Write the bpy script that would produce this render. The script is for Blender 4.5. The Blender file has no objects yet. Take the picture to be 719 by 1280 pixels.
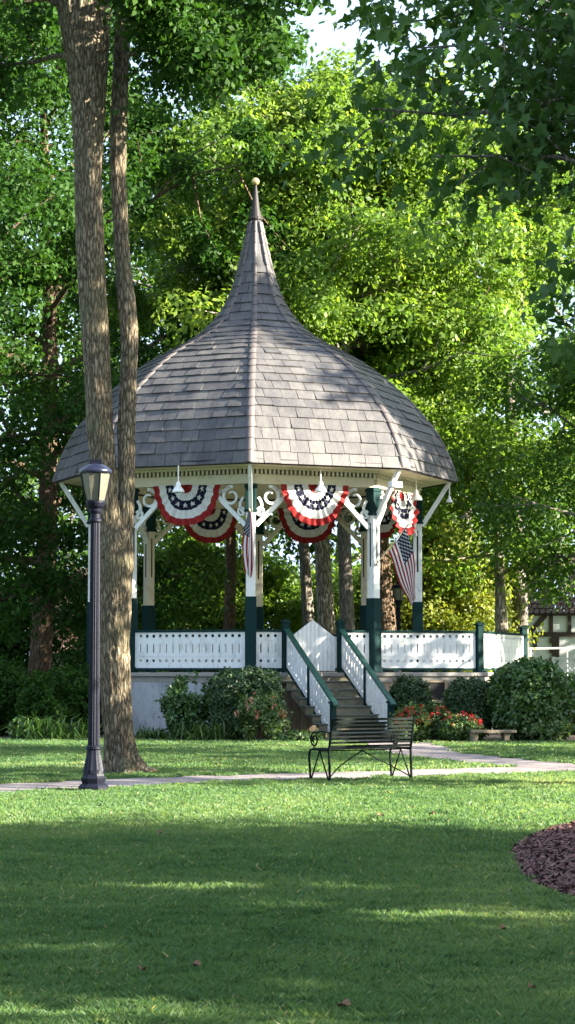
import bpy, math, random
import numpy as np
from mathutils import Vector, Matrix

SC = bpy.context.scene
COL = SC.collection
R = math.radians
rnd = random.Random(7)

# ------------------------------------------------------------------ camera numbers
F, CX, CY, HOR = 2600.0, 359.5, 640.0, 835.0
EYE = 1.6
PITCH = math.atan((HOR - CY) / F)

def P(px, py, Y):
    """world point on the sight line through a photo pixel at depth Y"""
    dx, dy = (px - CX) / F, (CY - py) / F
    c, s = math.cos(PITCH), math.sin(PITCH)
    fy, fz = c - dy * s, s + dy * c
    k = Y / fy
    return Vector((dx * k, Y, EYE + fz * k))

def zof(py, Y):
    return P(CX, py, Y).z

def gnd(px, py):
    dx, dy = (px - CX) / F, (CY - py) / F
    c, s = math.cos(PITCH), math.sin(PITCH)
    fy, fz = c - dy * s, s + dy * c
    k = -EYE / fz
    return Vector((dx * k, fy * k, 0.0))

# ------------------------------------------------------------------ objects
def tag(o, label=None, cat=None, group=None, kind=None):
    if label: o['label'] = label
    if cat: o['category'] = cat
    if group: o['group'] = group
    if kind: o['kind'] = kind
    return o

def thing(name, label, cat, loc, group=None):
    o = bpy.data.objects.new(name, None)
    o.empty_display_size = 0.3
    COL.objects.link(o)
    o.location = loc
    return tag(o, label, cat, group)

def wloc(o):
    v = Vector((0, 0, 0))
    while o is not None:
        v += o.location
        o = o.parent
    return v

class MB:
    """collects geometry in world coordinates and links it as one mesh"""
    def __init__(s):
        s.v, s.f, s.m = [], [], []
    def add(s, vs, fs, mi=0):
        b = len(s.v)
        s.v.extend([tuple(p) for p in vs])
        s.f.extend([tuple(b + i for i in f) for f in fs])
        s.m.extend([mi] * len(fs))
    def boxf(s, c, ax, ay, az, mi=0):
        """box from centre and three half-axis vectors"""
        c, ax, ay, az = Vector(c), Vector(ax), Vector(ay), Vector(az)
        vs = [c + ax * i + ay * j + az * k for k in (-1, 1) for j in (-1, 1) for i in (-1, 1)]
        s.add(vs, [(0, 2, 3, 1), (4, 5, 7, 6), (0, 1, 5, 4), (2, 6, 7, 3), (0, 4, 6, 2), (1, 3, 7, 5)], mi)
    def box(s, c, size, mi=0, t=None, n=None):
        t = Vector(t) if t is not None else Vector((1, 0, 0))
        n = Vector(n) if n is not None else Vector((0, 1, 0))
        s.boxf(c, t * size[0] / 2, n * size[1] / 2, Vector((0, 0, size[2] / 2)), mi)
    def bar(s, p, q, w, h, mi=0, up=(0, 0, 1)):
        p, q, up = Vector(p), Vector(q), Vector(up)
        d = q - p
        x = d.normalized()
        y = up.cross(x)
        if y.length < 1e-4: y = Vector((1, 0, 0)).cross(x)
        y.normalize()
        z = x.cross(y)
        s.boxf((p + q) / 2, d / 2, y * w / 2, z * h / 2, mi)
    def tube(s, pts, rad, n=8, mi=0, cap=True, jit=None):
        pts = [Vector(p) for p in pts]
        if not hasattr(rad, '__len__'): rad = [rad] * len(pts)
        ref = None
        vs, fs = [], []
        for i, p in enumerate(pts):
            d = (pts[min(i + 1, len(pts) - 1)] - pts[max(i - 1, 0)])
            d = d.normalized() if d.length > 1e-9 else Vector((0, 0, 1))
            if ref is None:
                ref = Vector((1, 0, 0)) if abs(d.x) < 0.8 else Vector((0, 1, 0))
            a = (ref - d * ref.dot(d)).normalized()
            b = d.cross(a)
            ref = a
            for j in range(n):
                th = 2 * math.pi * j / n
                r = rad[i]
                if jit: r *= jit(i, j, th)
                vs.append(p + a * (math.cos(th) * r) + b * (math.sin(th) * r))
        for i in range(len(pts) - 1):
            for j in range(n):
                k = (j + 1) % n
                fs.append((i * n + j, i * n + k, (i + 1) * n + k, (i + 1) * n + j))
        if cap:
            fs.append(tuple(range(n - 1, -1, -1)))
            fs.append(tuple((len(pts) - 1) * n + j for j in range(n)))
        s.add(vs, fs, mi)
    def lathe(s, c, prof, n=24, mi=0, rot=0.0, mod=None):
        """prof: list of (r, z) relative to c"""
        c = Vector(c)
        vs, fs = [], []
        for (r, z) in prof:
            for j in range(n):
                th = 2 * math.pi * j / n + rot
                rr = r * (mod(j, z) if mod else 1)
                vs.append(c + Vector((rr * math.cos(th), rr * math.sin(th), z)))
        for i in range(len(prof) - 1):
            for j in range(n):
                k = (j + 1) % n
                fs.append((i * n + j, i * n + k, (i + 1) * n + k, (i + 1) * n + j))
        fs.append(tuple(range(n - 1, -1, -1)))
        fs.append(tuple((len(prof) - 1) * n + j for j in range(n)))
        s.add(vs, fs, mi)
    def prism(s, poly, d, mi=0):
        """planar polygon (list of vectors) extruded by the vector d"""
        n = len(poly)
        d = Vector(d)
        vs = [Vector(p) for p in poly] + [Vector(p) + d for p in poly]
        fs = [tuple(range(n - 1, -1, -1)), tuple(range(n, 2 * n))]
        fs += [(i, (i + 1) % n, n + (i + 1) % n, n + i) for i in range(n)]
        s.add(vs, fs, mi)
    def build(s, name, mats, parent=None, smooth=False, bevel=0.0, loc=None):
        me = bpy.data.meshes.new(name)
        off = wloc(parent) if parent is not None else (Vector(loc) if loc is not None else Vector((0, 0, 0)))
        me.from_pydata([(p[0] - off.x, p[1] - off.y, p[2] - off.z) for p in s.v], [], s.f)
        if not isinstance(mats, (list, tuple)): mats = [mats]
        for m in mats: me.materials.append(m)
        me.polygons.foreach_set('material_index', s.m)
        if smooth: me.polygons.foreach_set('use_smooth', [True] * len(s.f))
        me.update()
        o = bpy.data.objects.new(name, me)
        COL.objects.link(o)
        if parent is not None: o.parent = parent
        elif loc is not None: o.location = loc
        if bevel > 0:
            b = o.modifiers.new('bevel', 'BEVEL')
            b.width = bevel; b.segments = 2; b.limit_method = 'ANGLE'; b.angle_limit = R(40)
        return o

def np_mesh(name, verts, faces, mats, parent=None, var=None, loc=None, smooth=False, vname='var'):
    """fast mesh: verts (N,3), faces (M,k) all the same size; var one float per face"""
    me = bpy.data.meshes.new(name)
    off = np.array(wloc(parent)) if parent is not None else (np.array(loc) if loc is not None else np.zeros(3))
    verts = (np.asarray(verts, dtype=np.float64) - off).astype(np.float32)
    faces = np.asarray(faces, dtype=np.int32)
    M, k = faces.shape
    me.vertices.add(len(verts)); me.vertices.foreach_set('co', verts.ravel())
    me.loops.add(M * k); me.loops.foreach_set('vertex_index', faces.ravel())
    me.polygons.add(M)
    me.polygons.foreach_set('loop_start', np.arange(0, M * k, k, dtype=np.int32))
    me.polygons.foreach_set('loop_total', np.full(M, k, dtype=np.int32))
    if not isinstance(mats, (list, tuple)): mats = [mats]
    for m in mats: me.materials.append(m)
    if smooth: me.polygons.foreach_set('use_smooth', np.ones(M, dtype=bool))
    me.update(calc_edges=True)
    if var is not None:
        a = me.attributes.new(vname, 'FLOAT', 'FACE')
        a.data.foreach_set('value', np.asarray(var, dtype=np.float32))
    me.validate()
    o = bpy.data.objects.new(name, me)
    COL.objects.link(o)
    if parent is not None: o.parent = parent
    elif loc is not None: o.location = loc
    return o

# ------------------------------------------------------------------ materials
MAT = {}
def node_mat(name):
    m = bpy.data.materials.new(name)
    m.use_nodes = True
    nt = m.node_tree
    nt.nodes.clear()
    out = nt.nodes.new('ShaderNodeOutputMaterial')
    MAT[name] = m
    return m, nt, out

def N(nt, kind, **kw):
    n = nt.nodes.new(kind)
    for k, v in kw.items():
        if k.startswith('i_'):
            n.inputs[k[2:].replace('_', ' ')].default_value = v
        else:
            setattr(n, k, v)
    return n

def ramp(nt, stops):
    r = nt.nodes.new('ShaderNodeValToRGB')
    e = r.color_ramp.elements
    while len(e) > 1: e.remove(e[-1])
    e[0].position = stops[0][0]; e[0].color = (*stops[0][1], 1)
    for p, c in stops[1:]:
        x = e.new(p); x.color = (*c, 1)
    return r

def solid(name, c1, c2=None, scale=6.0, rough=0.6, bump=0.0, bscale=40.0, stretch=(1, 1, 1), metal=0.0, detail=6.0, c3=None, coat=0.0, spec=0.5):
    """principled with two or three colours mixed by noise, plus noise bump"""
    m, nt, out = node_mat(name)
    b = N(nt, 'ShaderNodeBsdfPrincipled')
    b.inputs['Roughness'].default_value = rough
    b.inputs['Metallic'].default_value = metal
    b.inputs['Specular IOR Level'].default_value = spec
    b.inputs['Coat Weight'].default_value = coat
    tc = N(nt, 'ShaderNodeTexCoord')
    mp = N(nt, 'ShaderNodeMapping')
    mp.inputs['Scale'].default_value = stretch
    nt.links.new(tc.outputs['Object'], mp.inputs['Vector'])
    n1 = N(nt, 'ShaderNodeTexNoise'); n1.inputs['Scale'].default_value = scale; n1.inputs['Detail'].default_value = detail
    n1.inputs['Roughness'].default_value = 0.65
    nt.links.new(mp.outputs[0], n1.inputs['Vector'])
    c2 = c2 or tuple(x * 0.8 for x in c1)
    st = [(0.3, c1), (0.7, c2)] if c3 is None else [(0.28, c1), (0.5, c2), (0.72, c3)]
    rp = ramp(nt, st)
    nt.links.new(n1.outputs['Fac'], rp.inputs[0])
    nt.links.new(rp.outputs[0], b.inputs['Base Color'])
    if bump > 0:
        n2 = N(nt, 'ShaderNodeTexNoise'); n2.inputs['Scale'].default_value = bscale; n2.inputs['Detail'].default_value = 5.0
        nt.links.new(mp.outputs[0], n2.inputs['Vector'])
        bp = N(nt, 'ShaderNodeBump'); bp.inputs['Strength'].default_value = min(1.0, bump); bp.inputs['Distance'].default_value = 0.02
        nt.links.new(n2.outputs['Fac'], bp.inputs['Height'])
        nt.links.new(bp.outputs[0], b.inputs['Normal'])
    nt.links.new(b.outputs[0], out.inputs['Surface'])
    return m

def leafy(name, stops, trans=0.45, rough=0.45, tcol=1.5, hue=(1.0, 1.0, 0.6), spec=0.5):
    """thin leaf: reflection plus light passing through; colour from the per-leaf value 'var'"""
    m, nt, out = node_mat(name)
    at = N(nt, 'ShaderNodeAttribute'); at.attribute_name = 'var'
    rp = ramp(nt, stops)
    nt.links.new(at.outputs['Fac'], rp.inputs[0])
    b = N(nt, 'ShaderNodeBsdfPrincipled'); b.inputs['Roughness'].default_value = rough
    b.inputs['Specular IOR Level'].default_value = spec
    nt.links.new(rp.outputs[0], b.inputs['Base Color'])
    t = N(nt, 'ShaderNodeBsdfTranslucent')
    mx = N(nt, 'ShaderNodeMix', data_type='RGBA', blend_type='MULTIPLY')
    mx.inputs[0].default_value = 1.0
    mx.inputs[7].default_value = (tcol * hue[0], tcol * hue[1], tcol * hue[2], 1)
    nt.links.new(rp.outputs[0], mx.inputs[6])
    nt.links.new(mx.outputs[2], t.inputs['Color'])
    ms = N(nt, 'ShaderNodeMixShader'); ms.inputs[0].default_value = trans
    nt.links.new(b.outputs[0], ms.inputs[1]); nt.links.new(t.outputs[0], ms.inputs[2])
    nt.links.new(ms.outputs[0], out.inputs['Surface'])
    return m

def bark(name, dark, mid, light, scale=1.0, bump=0.9, moss=None):
    """furrowed bark: long vertical plates"""
    m, nt, out = node_mat(name)
    b = N(nt, 'ShaderNodeBsdfPrincipled'); b.inputs['Roughness'].default_value = 0.9
    b.inputs['Specular IOR Level'].default_value = 0.2
    tc = N(nt, 'ShaderNodeTexCoord'); mp = N(nt, 'ShaderNodeMapping')
    mp.inputs['Scale'].default_value = (21 * scale, 21 * scale, 4.6 * scale)
    nt.links.new(tc.outputs['Object'], mp.inputs['Vector'])
    wn = N(nt, 'ShaderNodeTexNoise'); wn.inputs['Scale'].default_value = 1.2; wn.inputs['Detail'].default_value = 3
    nt.links.new(mp.outputs[0], wn.inputs['Vector'])
    ad = N(nt, 'ShaderNodeVectorMath', operation='ADD')
    nt.links.new(mp.outputs[0], ad.inputs[0]); nt.links.new(wn.outputs['Color'], ad.inputs[1])
    vo = N(nt, 'ShaderNodeTexVoronoi', feature='DISTANCE_TO_EDGE'); vo.inputs['Scale'].default_value = 1.0
    nt.links.new(ad.outputs[0], vo.inputs['Vector'])
    n2 = N(nt, 'ShaderNodeTexNoise'); n2.inputs['Scale'].default_value = 2.2; n2.inputs['Detail'].default_value = 8; n2.inputs['Roughness'].default_value = 0.7
    nt.links.new(mp.outputs[0], n2.inputs['Vector'])
    mul = N(nt, 'ShaderNodeMath', operation='MULTIPLY'); mul.inputs[1].default_value = 1.9
    nt.links.new(vo.outputs['Distance'], mul.inputs[0])
    hs = N(nt, 'ShaderNodeMath', operation='MULTIPLY_ADD'); hs.inputs[1].default_value = 0.9
    nt.links.new(n2.outputs['Fac'], hs.inputs[0]); nt.links.new(mul.outputs[0], hs.inputs[2])
    rp = ramp(nt, [(0.42, dark), (0.72, mid), (1.0, light)])
    nt.links.new(hs.outputs[0], rp.inputs[0])
    col = rp.outputs[0]
    if moss:
        n3 = N(nt, 'ShaderNodeTexNoise'); n3.inputs['Scale'].default_value = 1.1; n3.inputs['Detail'].default_value = 6
        nt.links.new(tc.outputs['Object'], n3.inputs['Vector'])
        r3 = ramp(nt, [(0.5, (0, 0, 0)), (0.68, (0.55, 0.55, 0.55))])
        nt.links.new(n3.outputs['Fac'], r3.inputs[0])
        mx = N(nt, 'ShaderNodeMix', data_type='RGBA'); mx.inputs[7].default_value = (*moss, 1)
        nt.links.new(r3.outputs[0], mx.inputs[0]); nt.links.new(col, mx.inputs[6])
        col = mx.outputs[2]
    nt.links.new(col, b.inputs['Base Color'])
    bp = N(nt, 'ShaderNodeBump'); bp.inputs['Strength'].default_value = bump; bp.inputs['Distance'].default_value = 0.045
    nt.links.new(hs.outputs[0], bp.inputs['Height']); nt.links.new(bp.outputs[0], b.inputs['Normal'])
    nt.links.new(b.outputs[0], out.inputs['Surface'])
    return m

def varied(name, stops, rough=0.7, bump=0.3, bscale=30, nmix=0.35, nscale=8.0, spec=0.4, stain=0.0):
    """opaque material whose colour comes from the per-face value 'var' with some noise over it"""
    m, nt, out = node_mat(name)
    at = N(nt, 'ShaderNodeAttribute'); at.attribute_name = 'var'
    tc = N(nt, 'ShaderNodeTexCoord')
    n1 = N(nt, 'ShaderNodeTexNoise'); n1.inputs['Scale'].default_value = nscale; n1.inputs['Detail'].default_value = 7; n1.inputs['Roughness'].default_value = 0.7
    nt.links.new(tc.outputs['Object'], n1.inputs['Vector'])
    mx = N(nt, 'ShaderNodeMix', data_type='FLOAT'); mx.inputs[0].default_value = nmix
    nt.links.new(at.outputs['Fac'], mx.inputs[2]); nt.links.new(n1.outputs['Fac'], mx.inputs[3])
    rp = ramp(nt, stops)
    nt.links.new(mx.outputs[0], rp.inputs[0])
    b = N(nt, 'ShaderNodeBsdfPrincipled'); b.inputs['Roughness'].default_value = rough
    b.inputs['Specular IOR Level'].default_value = spec
    col = rp.outputs[0]
    if stain > 0:
        mp = N(nt, 'ShaderNodeMapping'); mp.inputs['Scale'].default_value = (2.6, 2.6, 0.55)
        nt.links.new(tc.outputs['Object'], mp.inputs['Vector'])
        n3 = N(nt, 'ShaderNodeTexNoise'); n3.inputs['Scale'].default_value = 1.0; n3.inputs['Detail'].default_value = 8; n3.inputs['Roughness'].default_value = 0.75
        nt.links.new(mp.outputs[0], n3.inputs['Vector'])
        r3 = ramp(nt, [(0.36, (1 - stain, 1 - stain, 1 - stain * .9)), (0.62, (1.15, 1.13, 1.08))])
        nt.links.new(n3.outputs['Fac'], r3.inputs[0])
        m3 = N(nt, 'ShaderNodeMix', data_type='RGBA', blend_type='MULTIPLY'); m3.inputs[0].default_value = 1.0
        nt.links.new(col, m3.inputs[6]); nt.links.new(r3.outputs[0], m3.inputs[7])
        col = m3.outputs[2]
    nt.links.new(col, b.inputs['Base Color'])
    if bump > 0:
        n2 = N(nt, 'ShaderNodeTexNoise'); n2.inputs['Scale'].default_value = bscale; n2.inputs['Detail'].default_value = 4
        nt.links.new(tc.outputs['Object'], n2.inputs['Vector'])
        bp = N(nt, 'ShaderNodeBump'); bp.inputs['Strength'].default_value = bump; bp.inputs['Distance'].default_value = 0.01
        nt.links.new(n2.outputs['Fac'], bp.inputs['Height']); nt.links.new(bp.outputs[0], b.inputs['Normal'])
    nt.links.new(b.outputs[0], out.inputs['Surface'])
    return m

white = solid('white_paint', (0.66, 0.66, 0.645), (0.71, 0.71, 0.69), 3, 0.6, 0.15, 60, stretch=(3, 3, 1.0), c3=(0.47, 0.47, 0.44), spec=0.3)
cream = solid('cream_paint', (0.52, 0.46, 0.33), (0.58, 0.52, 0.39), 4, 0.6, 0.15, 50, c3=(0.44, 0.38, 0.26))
green = solid('dark_green_paint', (0.005, 0.022, 0.022), (0.008, 0.032, 0.031), 5, 0.7, 0.15, 50, spec=0.1)
railgreen = solid('rail_green_paint', (0.010, 0.050, 0.036), (0.02, 0.08, 0.06), 5, 0.4, 0.15, 50, spec=0.35)
soffit = solid('soffit_board', (0.62, 0.53, 0.36), (0.70, 0.61, 0.43), 3, 0.6, 0.1, 30)
dkmetal = solid('dark_metal', (0.018, 0.015, 0.016), (0.03, 0.025, 0.025), 6, 0.6, 0.1, 40, spec=0.25)
gold = solid('gilded_ball', (0.55, 0.40, 0.16), (0.65, 0.50, 0.24), 8, 0.35, metal=0.7)
ridge = varied('ridge_slate', [(0.0, (0.055, 0.046, 0.045)), (1.0, (0.11, 0.094, 0.09))], 0.55, 0.3, 30)
slate = varied('roof_slate', [(0.0, (0.046, 0.045, 0.049)), (0.5, (0.086, 0.082, 0.083)), (1.0, (0.142, 0.132, 0.124))], 0.55, 0.5, 25, 0.5, 7.0, spec=0.3, stain=0.4)
concrete = solid('weathered_concrete', (0.24, 0.25, 0.26), (0.36, 0.37, 0.38), 2.2, 0.85, 0.5, 25, stretch=(1.6, 1.6, .5), c3=(0.14, 0.145, 0.14))
oldwood = solid('old_boards', (0.17, 0.13, 0.085), (0.24, 0.19, 0.13), 3, 0.8, 0.5, 20, stretch=(6, 6, 0.6), c3=(0.11, 0.085, 0.055))
stepwood = solid('step_boards', (0.15, 0.135, 0.09), (0.21, 0.18, 0.115), 4, 0.8, 0.4, 25, c3=(0.085, 0.08, 0.055))
treadwood = solid('tread_boards', (0.075, 0.085, 0.066), (0.12, 0.125, 0.095), 4, 0.7, 0.4, 25)
deckwood = solid('deck_boards', (0.2, 0.19, 0.17), (0.28, 0.26, 0.23), 3, 0.7, 0.3, 25)
blackhole = solid('dark_opening', (0.006, 0.006, 0.006), (0.012, 0.011, 0.010), 3, 0.9)
red = solid('red_cloth', (0.21, 0.013, 0.014), (0.27, 0.02, 0.018), 9, 0.85, 0.2, 60, spec=0.2)
wcloth = solid('white_cloth', (0.54, 0.525, 0.50), (0.62, 0.61, 0.585), 9, 0.85, 0.2, 60, spec=0.2)
navy = solid('navy_cloth', (0.006, 0.008, 0.022), (0.010, 0.013, 0.034), 9, 0.85, 0.2, 60, spec=0.2)
lampblack = solid('lamp_post_paint', (0.004, 0.005, 0.011), (0.007, 0.008, 0.017), 7, 0.5, 0.15, 40, spec=0.15)
lampblue = solid('lamp_cap_paint', (0.006, 0.007, 0.020), (0.010, 0.011, 0.030), 7, 0.3)
frost = solid('frosted_glass', (0.095, 0.086, 0.062), (0.125, 0.114, 0.084), 5, 0.35, c3=(0.072, 0.065, 0.047))
benchiron = solid('bench_green_iron', (0.0016, 0.005, 0.004), (0.003, 0.008, 0.0065), 8, 0.6, 0.15, 60, spec=0.08)
pave = solid('path_concrete', (0.18, 0.15, 0.145), (0.25, 0.21, 0.20), 1.6, 0.9, 0.4, 60, c3=(0.115, 0.095, 0.09), spec=0.2)
soil = solid('bare_soil', (0.055, 0.038, 0.024), (0.10, 0.072, 0.046), 5, 0.95, 0.8, 30)
mulchbase = solid('mulch_base', (0.035, 0.02, 0.02), (0.06, 0.035, 0.035), 9, 0.95, 0.8, 40)
mulchchip = varied('mulch_chip', [(0.0, (0.05, 0.02, 0.018)), (0.5, (0.13, 0.058, 0.05)), (1.0, (0.23, 0.13, 0.11))], 0.9, 0.3)
turf = solid('turf_soil', (0.042, 0.08, 0.034), (0.062, 0.11, 0.046), 3, 0.95, 0.8, 60, c3=(0.08, 0.11, 0.052))
blade = leafy('grass_blade', [(0.0, (0.05, 0.115, 0.045)), (0.5, (0.092, 0.17, 0.068)), (0.85, (0.155, 0.22, 0.095)), (1.0, (0.29, 0.28, 0.16))], 0.48, 0.5, 1.7, (1.16, 1.0, 0.46), 0.3)
lf_bright = leafy('leaf_bright', [(0.0, (0.034, 0.078, 0.013)), (0.5, (0.10, 0.175, 0.025)), (1.0, (0.21, 0.265, 0.045))], 0.5, 0.5, 1.85, (1.0, 1.0, 0.5), 0.25)
lf_mid = leafy('leaf_mid', [(0.0, (0.024, 0.062, 0.010)), (0.55, (0.056, 0.122, 0.018)), (1.0, (0.10, 0.155, 0.028))], 0.45, 0.5, 1.6, (1.0, 1.0, 0.5), 0.25)
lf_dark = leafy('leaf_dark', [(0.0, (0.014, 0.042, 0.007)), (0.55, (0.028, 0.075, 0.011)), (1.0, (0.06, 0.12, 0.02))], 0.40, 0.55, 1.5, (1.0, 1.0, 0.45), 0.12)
lf_gold = leafy('leaf_gold', [(0.0, (0.075, 0.11, 0.016)), (0.5, (0.14, 0.18, 0.028)), (1.0, (0.24, 0.235, 0.045))], 0.45, 0.5, 1.6, (1.0, 0.97, 0.45), 0.25)
lf_maple = leafy('leaf_maple', [(0.0, (0.025, 0.065, 0.013)), (0.6, (0.045, 0.105, 0.02)), (1.0, (0.075, 0.13, 0.028))], 0.33, 0.5, 1.3, (1.0, 1.0, 0.5), 0.25)
lf_yew = leafy('needle_yew', [(0.0, (0.016, 0.040, 0.011)), (0.6, (0.034, 0.075, 0.018)), (0.95, (0.065, 0.12, 0.026)), (1.0, (0.10, 0.16, 0.03))], 0.2, 0.5, 1.3)
lf_box = leafy('leaf_box', [(0.0, (0.028, 0.07, 0.014)), (0.6, (0.062, 0.13, 0.026)), (1.0, (0.10, 0.17, 0.04))], 0.25, 0.35, 1.3)
lf_herb = leafy('leaf_herb', [(0.0, (0.04, 0.08, 0.02)), (0.6, (0.075, 0.135, 0.03)), (1.0, (0.14, 0.19, 0.05))], 0.35, 0.45, 1.4)
pt_red = leafy('petal_red', [(0.0, (0.42, 0.015, 0.015)), (1.0, (0.75, 0.05, 0.035))], 0.3, 0.5, 1.2, (1, 0.8, 0.8))
pt_pink = leafy('petal_pink', [(0.0, (0.55, 0.16, 0.12)), (0.5, (0.62, 0.30, 0.26)), (1.0, (0.66, 0.26, 0.08))], 0.3, 0.5, 1.2, (1, 0.9, 0.9))
bk_ash = bark('bark_furrowed', (0.04, 0.031, 0.021), (0.16, 0.128, 0.085), (0.29, 0.235, 0.16), 1.0, 1.0, (0.11, 0.11, 0.06))
bk_smooth = bark('bark_grey', (0.07, 0.06, 0.05), (0.15, 0.13, 0.11), (0.22, 0.195, 0.165), 0.7, 0.5)
bk_pale = bark('bark_pale', (0.07, 0.055, 0.04), (0.26, 0.22, 0.17), (0.42, 0.37, 0.30), 0.6, 0.6)
bk_brown = bark('bark_brown', (0.05, 0.032, 0.02), (0.12, 0.08, 0.052), (0.18, 0.125, 0.085), 0.8, 0.8)
deadleaf = solid('dry_leaf', (0.10, 0.05, 0.025), (0.17, 0.09, 0.04), 20, 0.8)
stucco = solid('white_stucco', (0.5, 0.505, 0.515), (0.58, 0.585, 0.595), 3, 0.9, 0.5, 40)
tanstucco = solid('tan_stucco', (0.42, 0.33, 0.25), (0.48, 0.38, 0.29), 3, 0.9, 0.5, 40)
timber = solid('brown_timber', (0.03, 0.016, 0.011), (0.045, 0.024, 0.016), 5, 0.7, 0.3, 30)
brownshingle = varied('brown_shingle', [(0.0, (0.038, 0.024, 0.018)), (1.0, (0.075, 0.05, 0.038))], 0.8, 0.3)
redbrown = solid('red_brown_paint', (0.22, 0.055, 0.03), (0.28, 0.075, 0.04), 5, 0.7)
# ------------------------------------------------------------------ ground, paths, beds
g = MB(); g.add([(-300, -100, 0), (300, -100, 0), (300, 500, 0), (-300, 500, 0)], [(0, 1, 2, 3)])
tag(g.build('lawn', turf), 'mown green park lawn', kind='structure')

def smooth_line(pts, n=12):
    """Catmull-Rom through the points"""
    out = []
    p = [Vector(a) for a in pts]
    p = [p[0] * 2 - p[1]] + p + [p[-1] * 2 - p[-2]]
    for i in range(1, len(p) - 2):
        for k in range(n):
            t = k / n
            a, b, c, d = p[i - 1], p[i], p[i + 1], p[i + 2]
            out.append(0.5 * ((2 * b) + (c - a) * t + (2 * a - 5 * b + 4 * c - d) * t * t + (3 * b - a - 3 * c + d) * t ** 3))
    out.append(p[-2])
    return out

def ribbon(line, w):
    L, Rr = [], []
    for i, p in enumerate(line):
        d = (line[min(i + 1, len(line) - 1)] - line[max(i - 1, 0)]).normalized()
        n = Vector((-d.y, d.x, 0))
        L.append(p + n * w / 2); Rr.append(p - n * w / 2)
    return L, Rr

low_line = smooth_line([gnd(-260, 996), gnd(-100, 990), gnd(0, 985), gnd(120, 981), gnd(250, 975.5), gnd(400, 971), gnd(520, 967.5), gnd(630, 963.5), gnd(719, 960.5), gnd(860, 957)])
up_line = smooth_line([Vector((1.75, 46.2, 0)), Vector((2.2, 44.6, 0)), gnd(535, 942.5), gnd(590, 948.5), gnd(650, 955), gnd(719, 959)])
PATHS = []
def path(line, w, z, name, label):
    L, Rr = ribbon(line, w)
    PATHS.append((np.array([(p.x, p.y) for p in line]), w / 2))
    m = MB()
    n = len(L)
    vs = [Vector((p.x, p.y, z)) for p in L] + [Vector((p.x, p.y, z)) for p in Rr]
    m.add(vs, [(i, n + i, n + i + 1, i + 1) for i in range(n - 1)])
    o = m.build(name, pave)
    tag(o, label, kind='structure')
path(low_line, 2.05, 0.008, 'path', 'concrete walk crossing the park lawn')
path(up_line, 1.8, 0.004, 'path', 'concrete walk leading to the bandstand steps')

# red brown mulch bed round the maple by the right edge of the lawn
bed = [(3.3, 21.9), (2.75, 21.0), (2.3, 19.8), (1.98, 18.4), (1.84, 16.9), (1.80, 15.7), (1.86, 14.9), (2.05, 14.25), (2.7, 13.4), (4, 12.7), (6, 12.5), (8, 13.6), (9, 16), (8.6, 19), (7, 21.5), (5.2, 22.6), (4.0, 22.4)]
BED = np.array([(p.x, p.y) for p in smooth_line([Vector((a, b, 0)) for a, b in bed + bed[:1]], 6)][:-1])
bc = np.array([5.4, 17.4])
def in_poly(x, y, poly):
    inside = np.zeros(len(x), dtype=bool)
    n = len(poly)
    for i in range(n):
        x1, y1 = poly[i]; x2, y2 = poly[(i + 1) % n]
        c = ((y1 > y) != (y2 > y))
        xi = (x2 - x1) * (y - y1) / (y2 - y1 + 1e-12) + x1
        inside ^= c & (x < xi)
    return inside
def bed_h(u): return 0.012 + 0.14 * (1 - u ** 2)
m = MB()
rings = [1.0, 0.94, 0.8, 0.6, 0.3]
nb = len(BED)
vs, fs = [], []
for u in rings:
    for p in BED:
        q = bc + (p - bc) * u
        vs.append((q[0], q[1], bed_h(u)))
for i in range(len(rings) - 1):
    for j in range(nb):
        k = (j + 1) % nb
        fs.append((i * nb + j, i * nb + k, (i + 1) * nb + k, (i + 1) * nb + j))
fs.append(tuple((len(rings) - 1) * nb + j for j in range(nb)))
m.add(vs, fs)
tag(m.build('mulch_bed', mulchbase), 'raised mulch bed beneath the maple', kind='structure')
rs = np.random.RandomState(5)
n = 36000
x = rs.uniform(1.6, 5.6, n); y = rs.uniform(12.3, 22.7, n)
k = in_poly(x, y, BED); x, y = x[k], y[k]
n = len(x)
# normalised radius in the bed
ang = np.arctan2(y - bc[1], x - bc[0]); ba = np.arctan2(BED[:, 1] - bc[1], BED[:, 0] - bc[0]); br = np.hypot(BED[:, 0] - bc[0], BED[:, 1] - bc[1])
o_ = np.argsort(ba)
u = np.hypot(x - bc[0], y - bc[1]) / np.interp(ang, ba[o_], br[o_], period=2 * np.pi)
z = 0.012 + 0.14 * (1 - u ** 2) + rs.uniform(0.0, 0.035, n)
L = rs.uniform(0.014, 0.042, n); W = rs.uniform(0.005, 0.013, n); a = rs.uniform(0, 6.28, n)
tl = rs.normal(0, 0.35, (n, 2))
d = np.stack([np.cos(a), np.sin(a), tl[:, 0]], 1) * L[:, None]
s_ = np.stack([-np.sin(a), np.cos(a), tl[:, 1]], 1) * W[:, None]
c = np.stack([x, y, z], 1)
V = np.stack([c - d - s_, c + d - s_, c + d + s_, c - d + s_], 1).reshape(-1, 3)
Fc = np.arange(4 * n).reshape(n, 4)
tag(np_mesh('mulch', V, Fc, mulchchip, var=rs.rand(n)), 'red brown bark chips covering the bed', 'mulch', kind='stuff')

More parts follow.
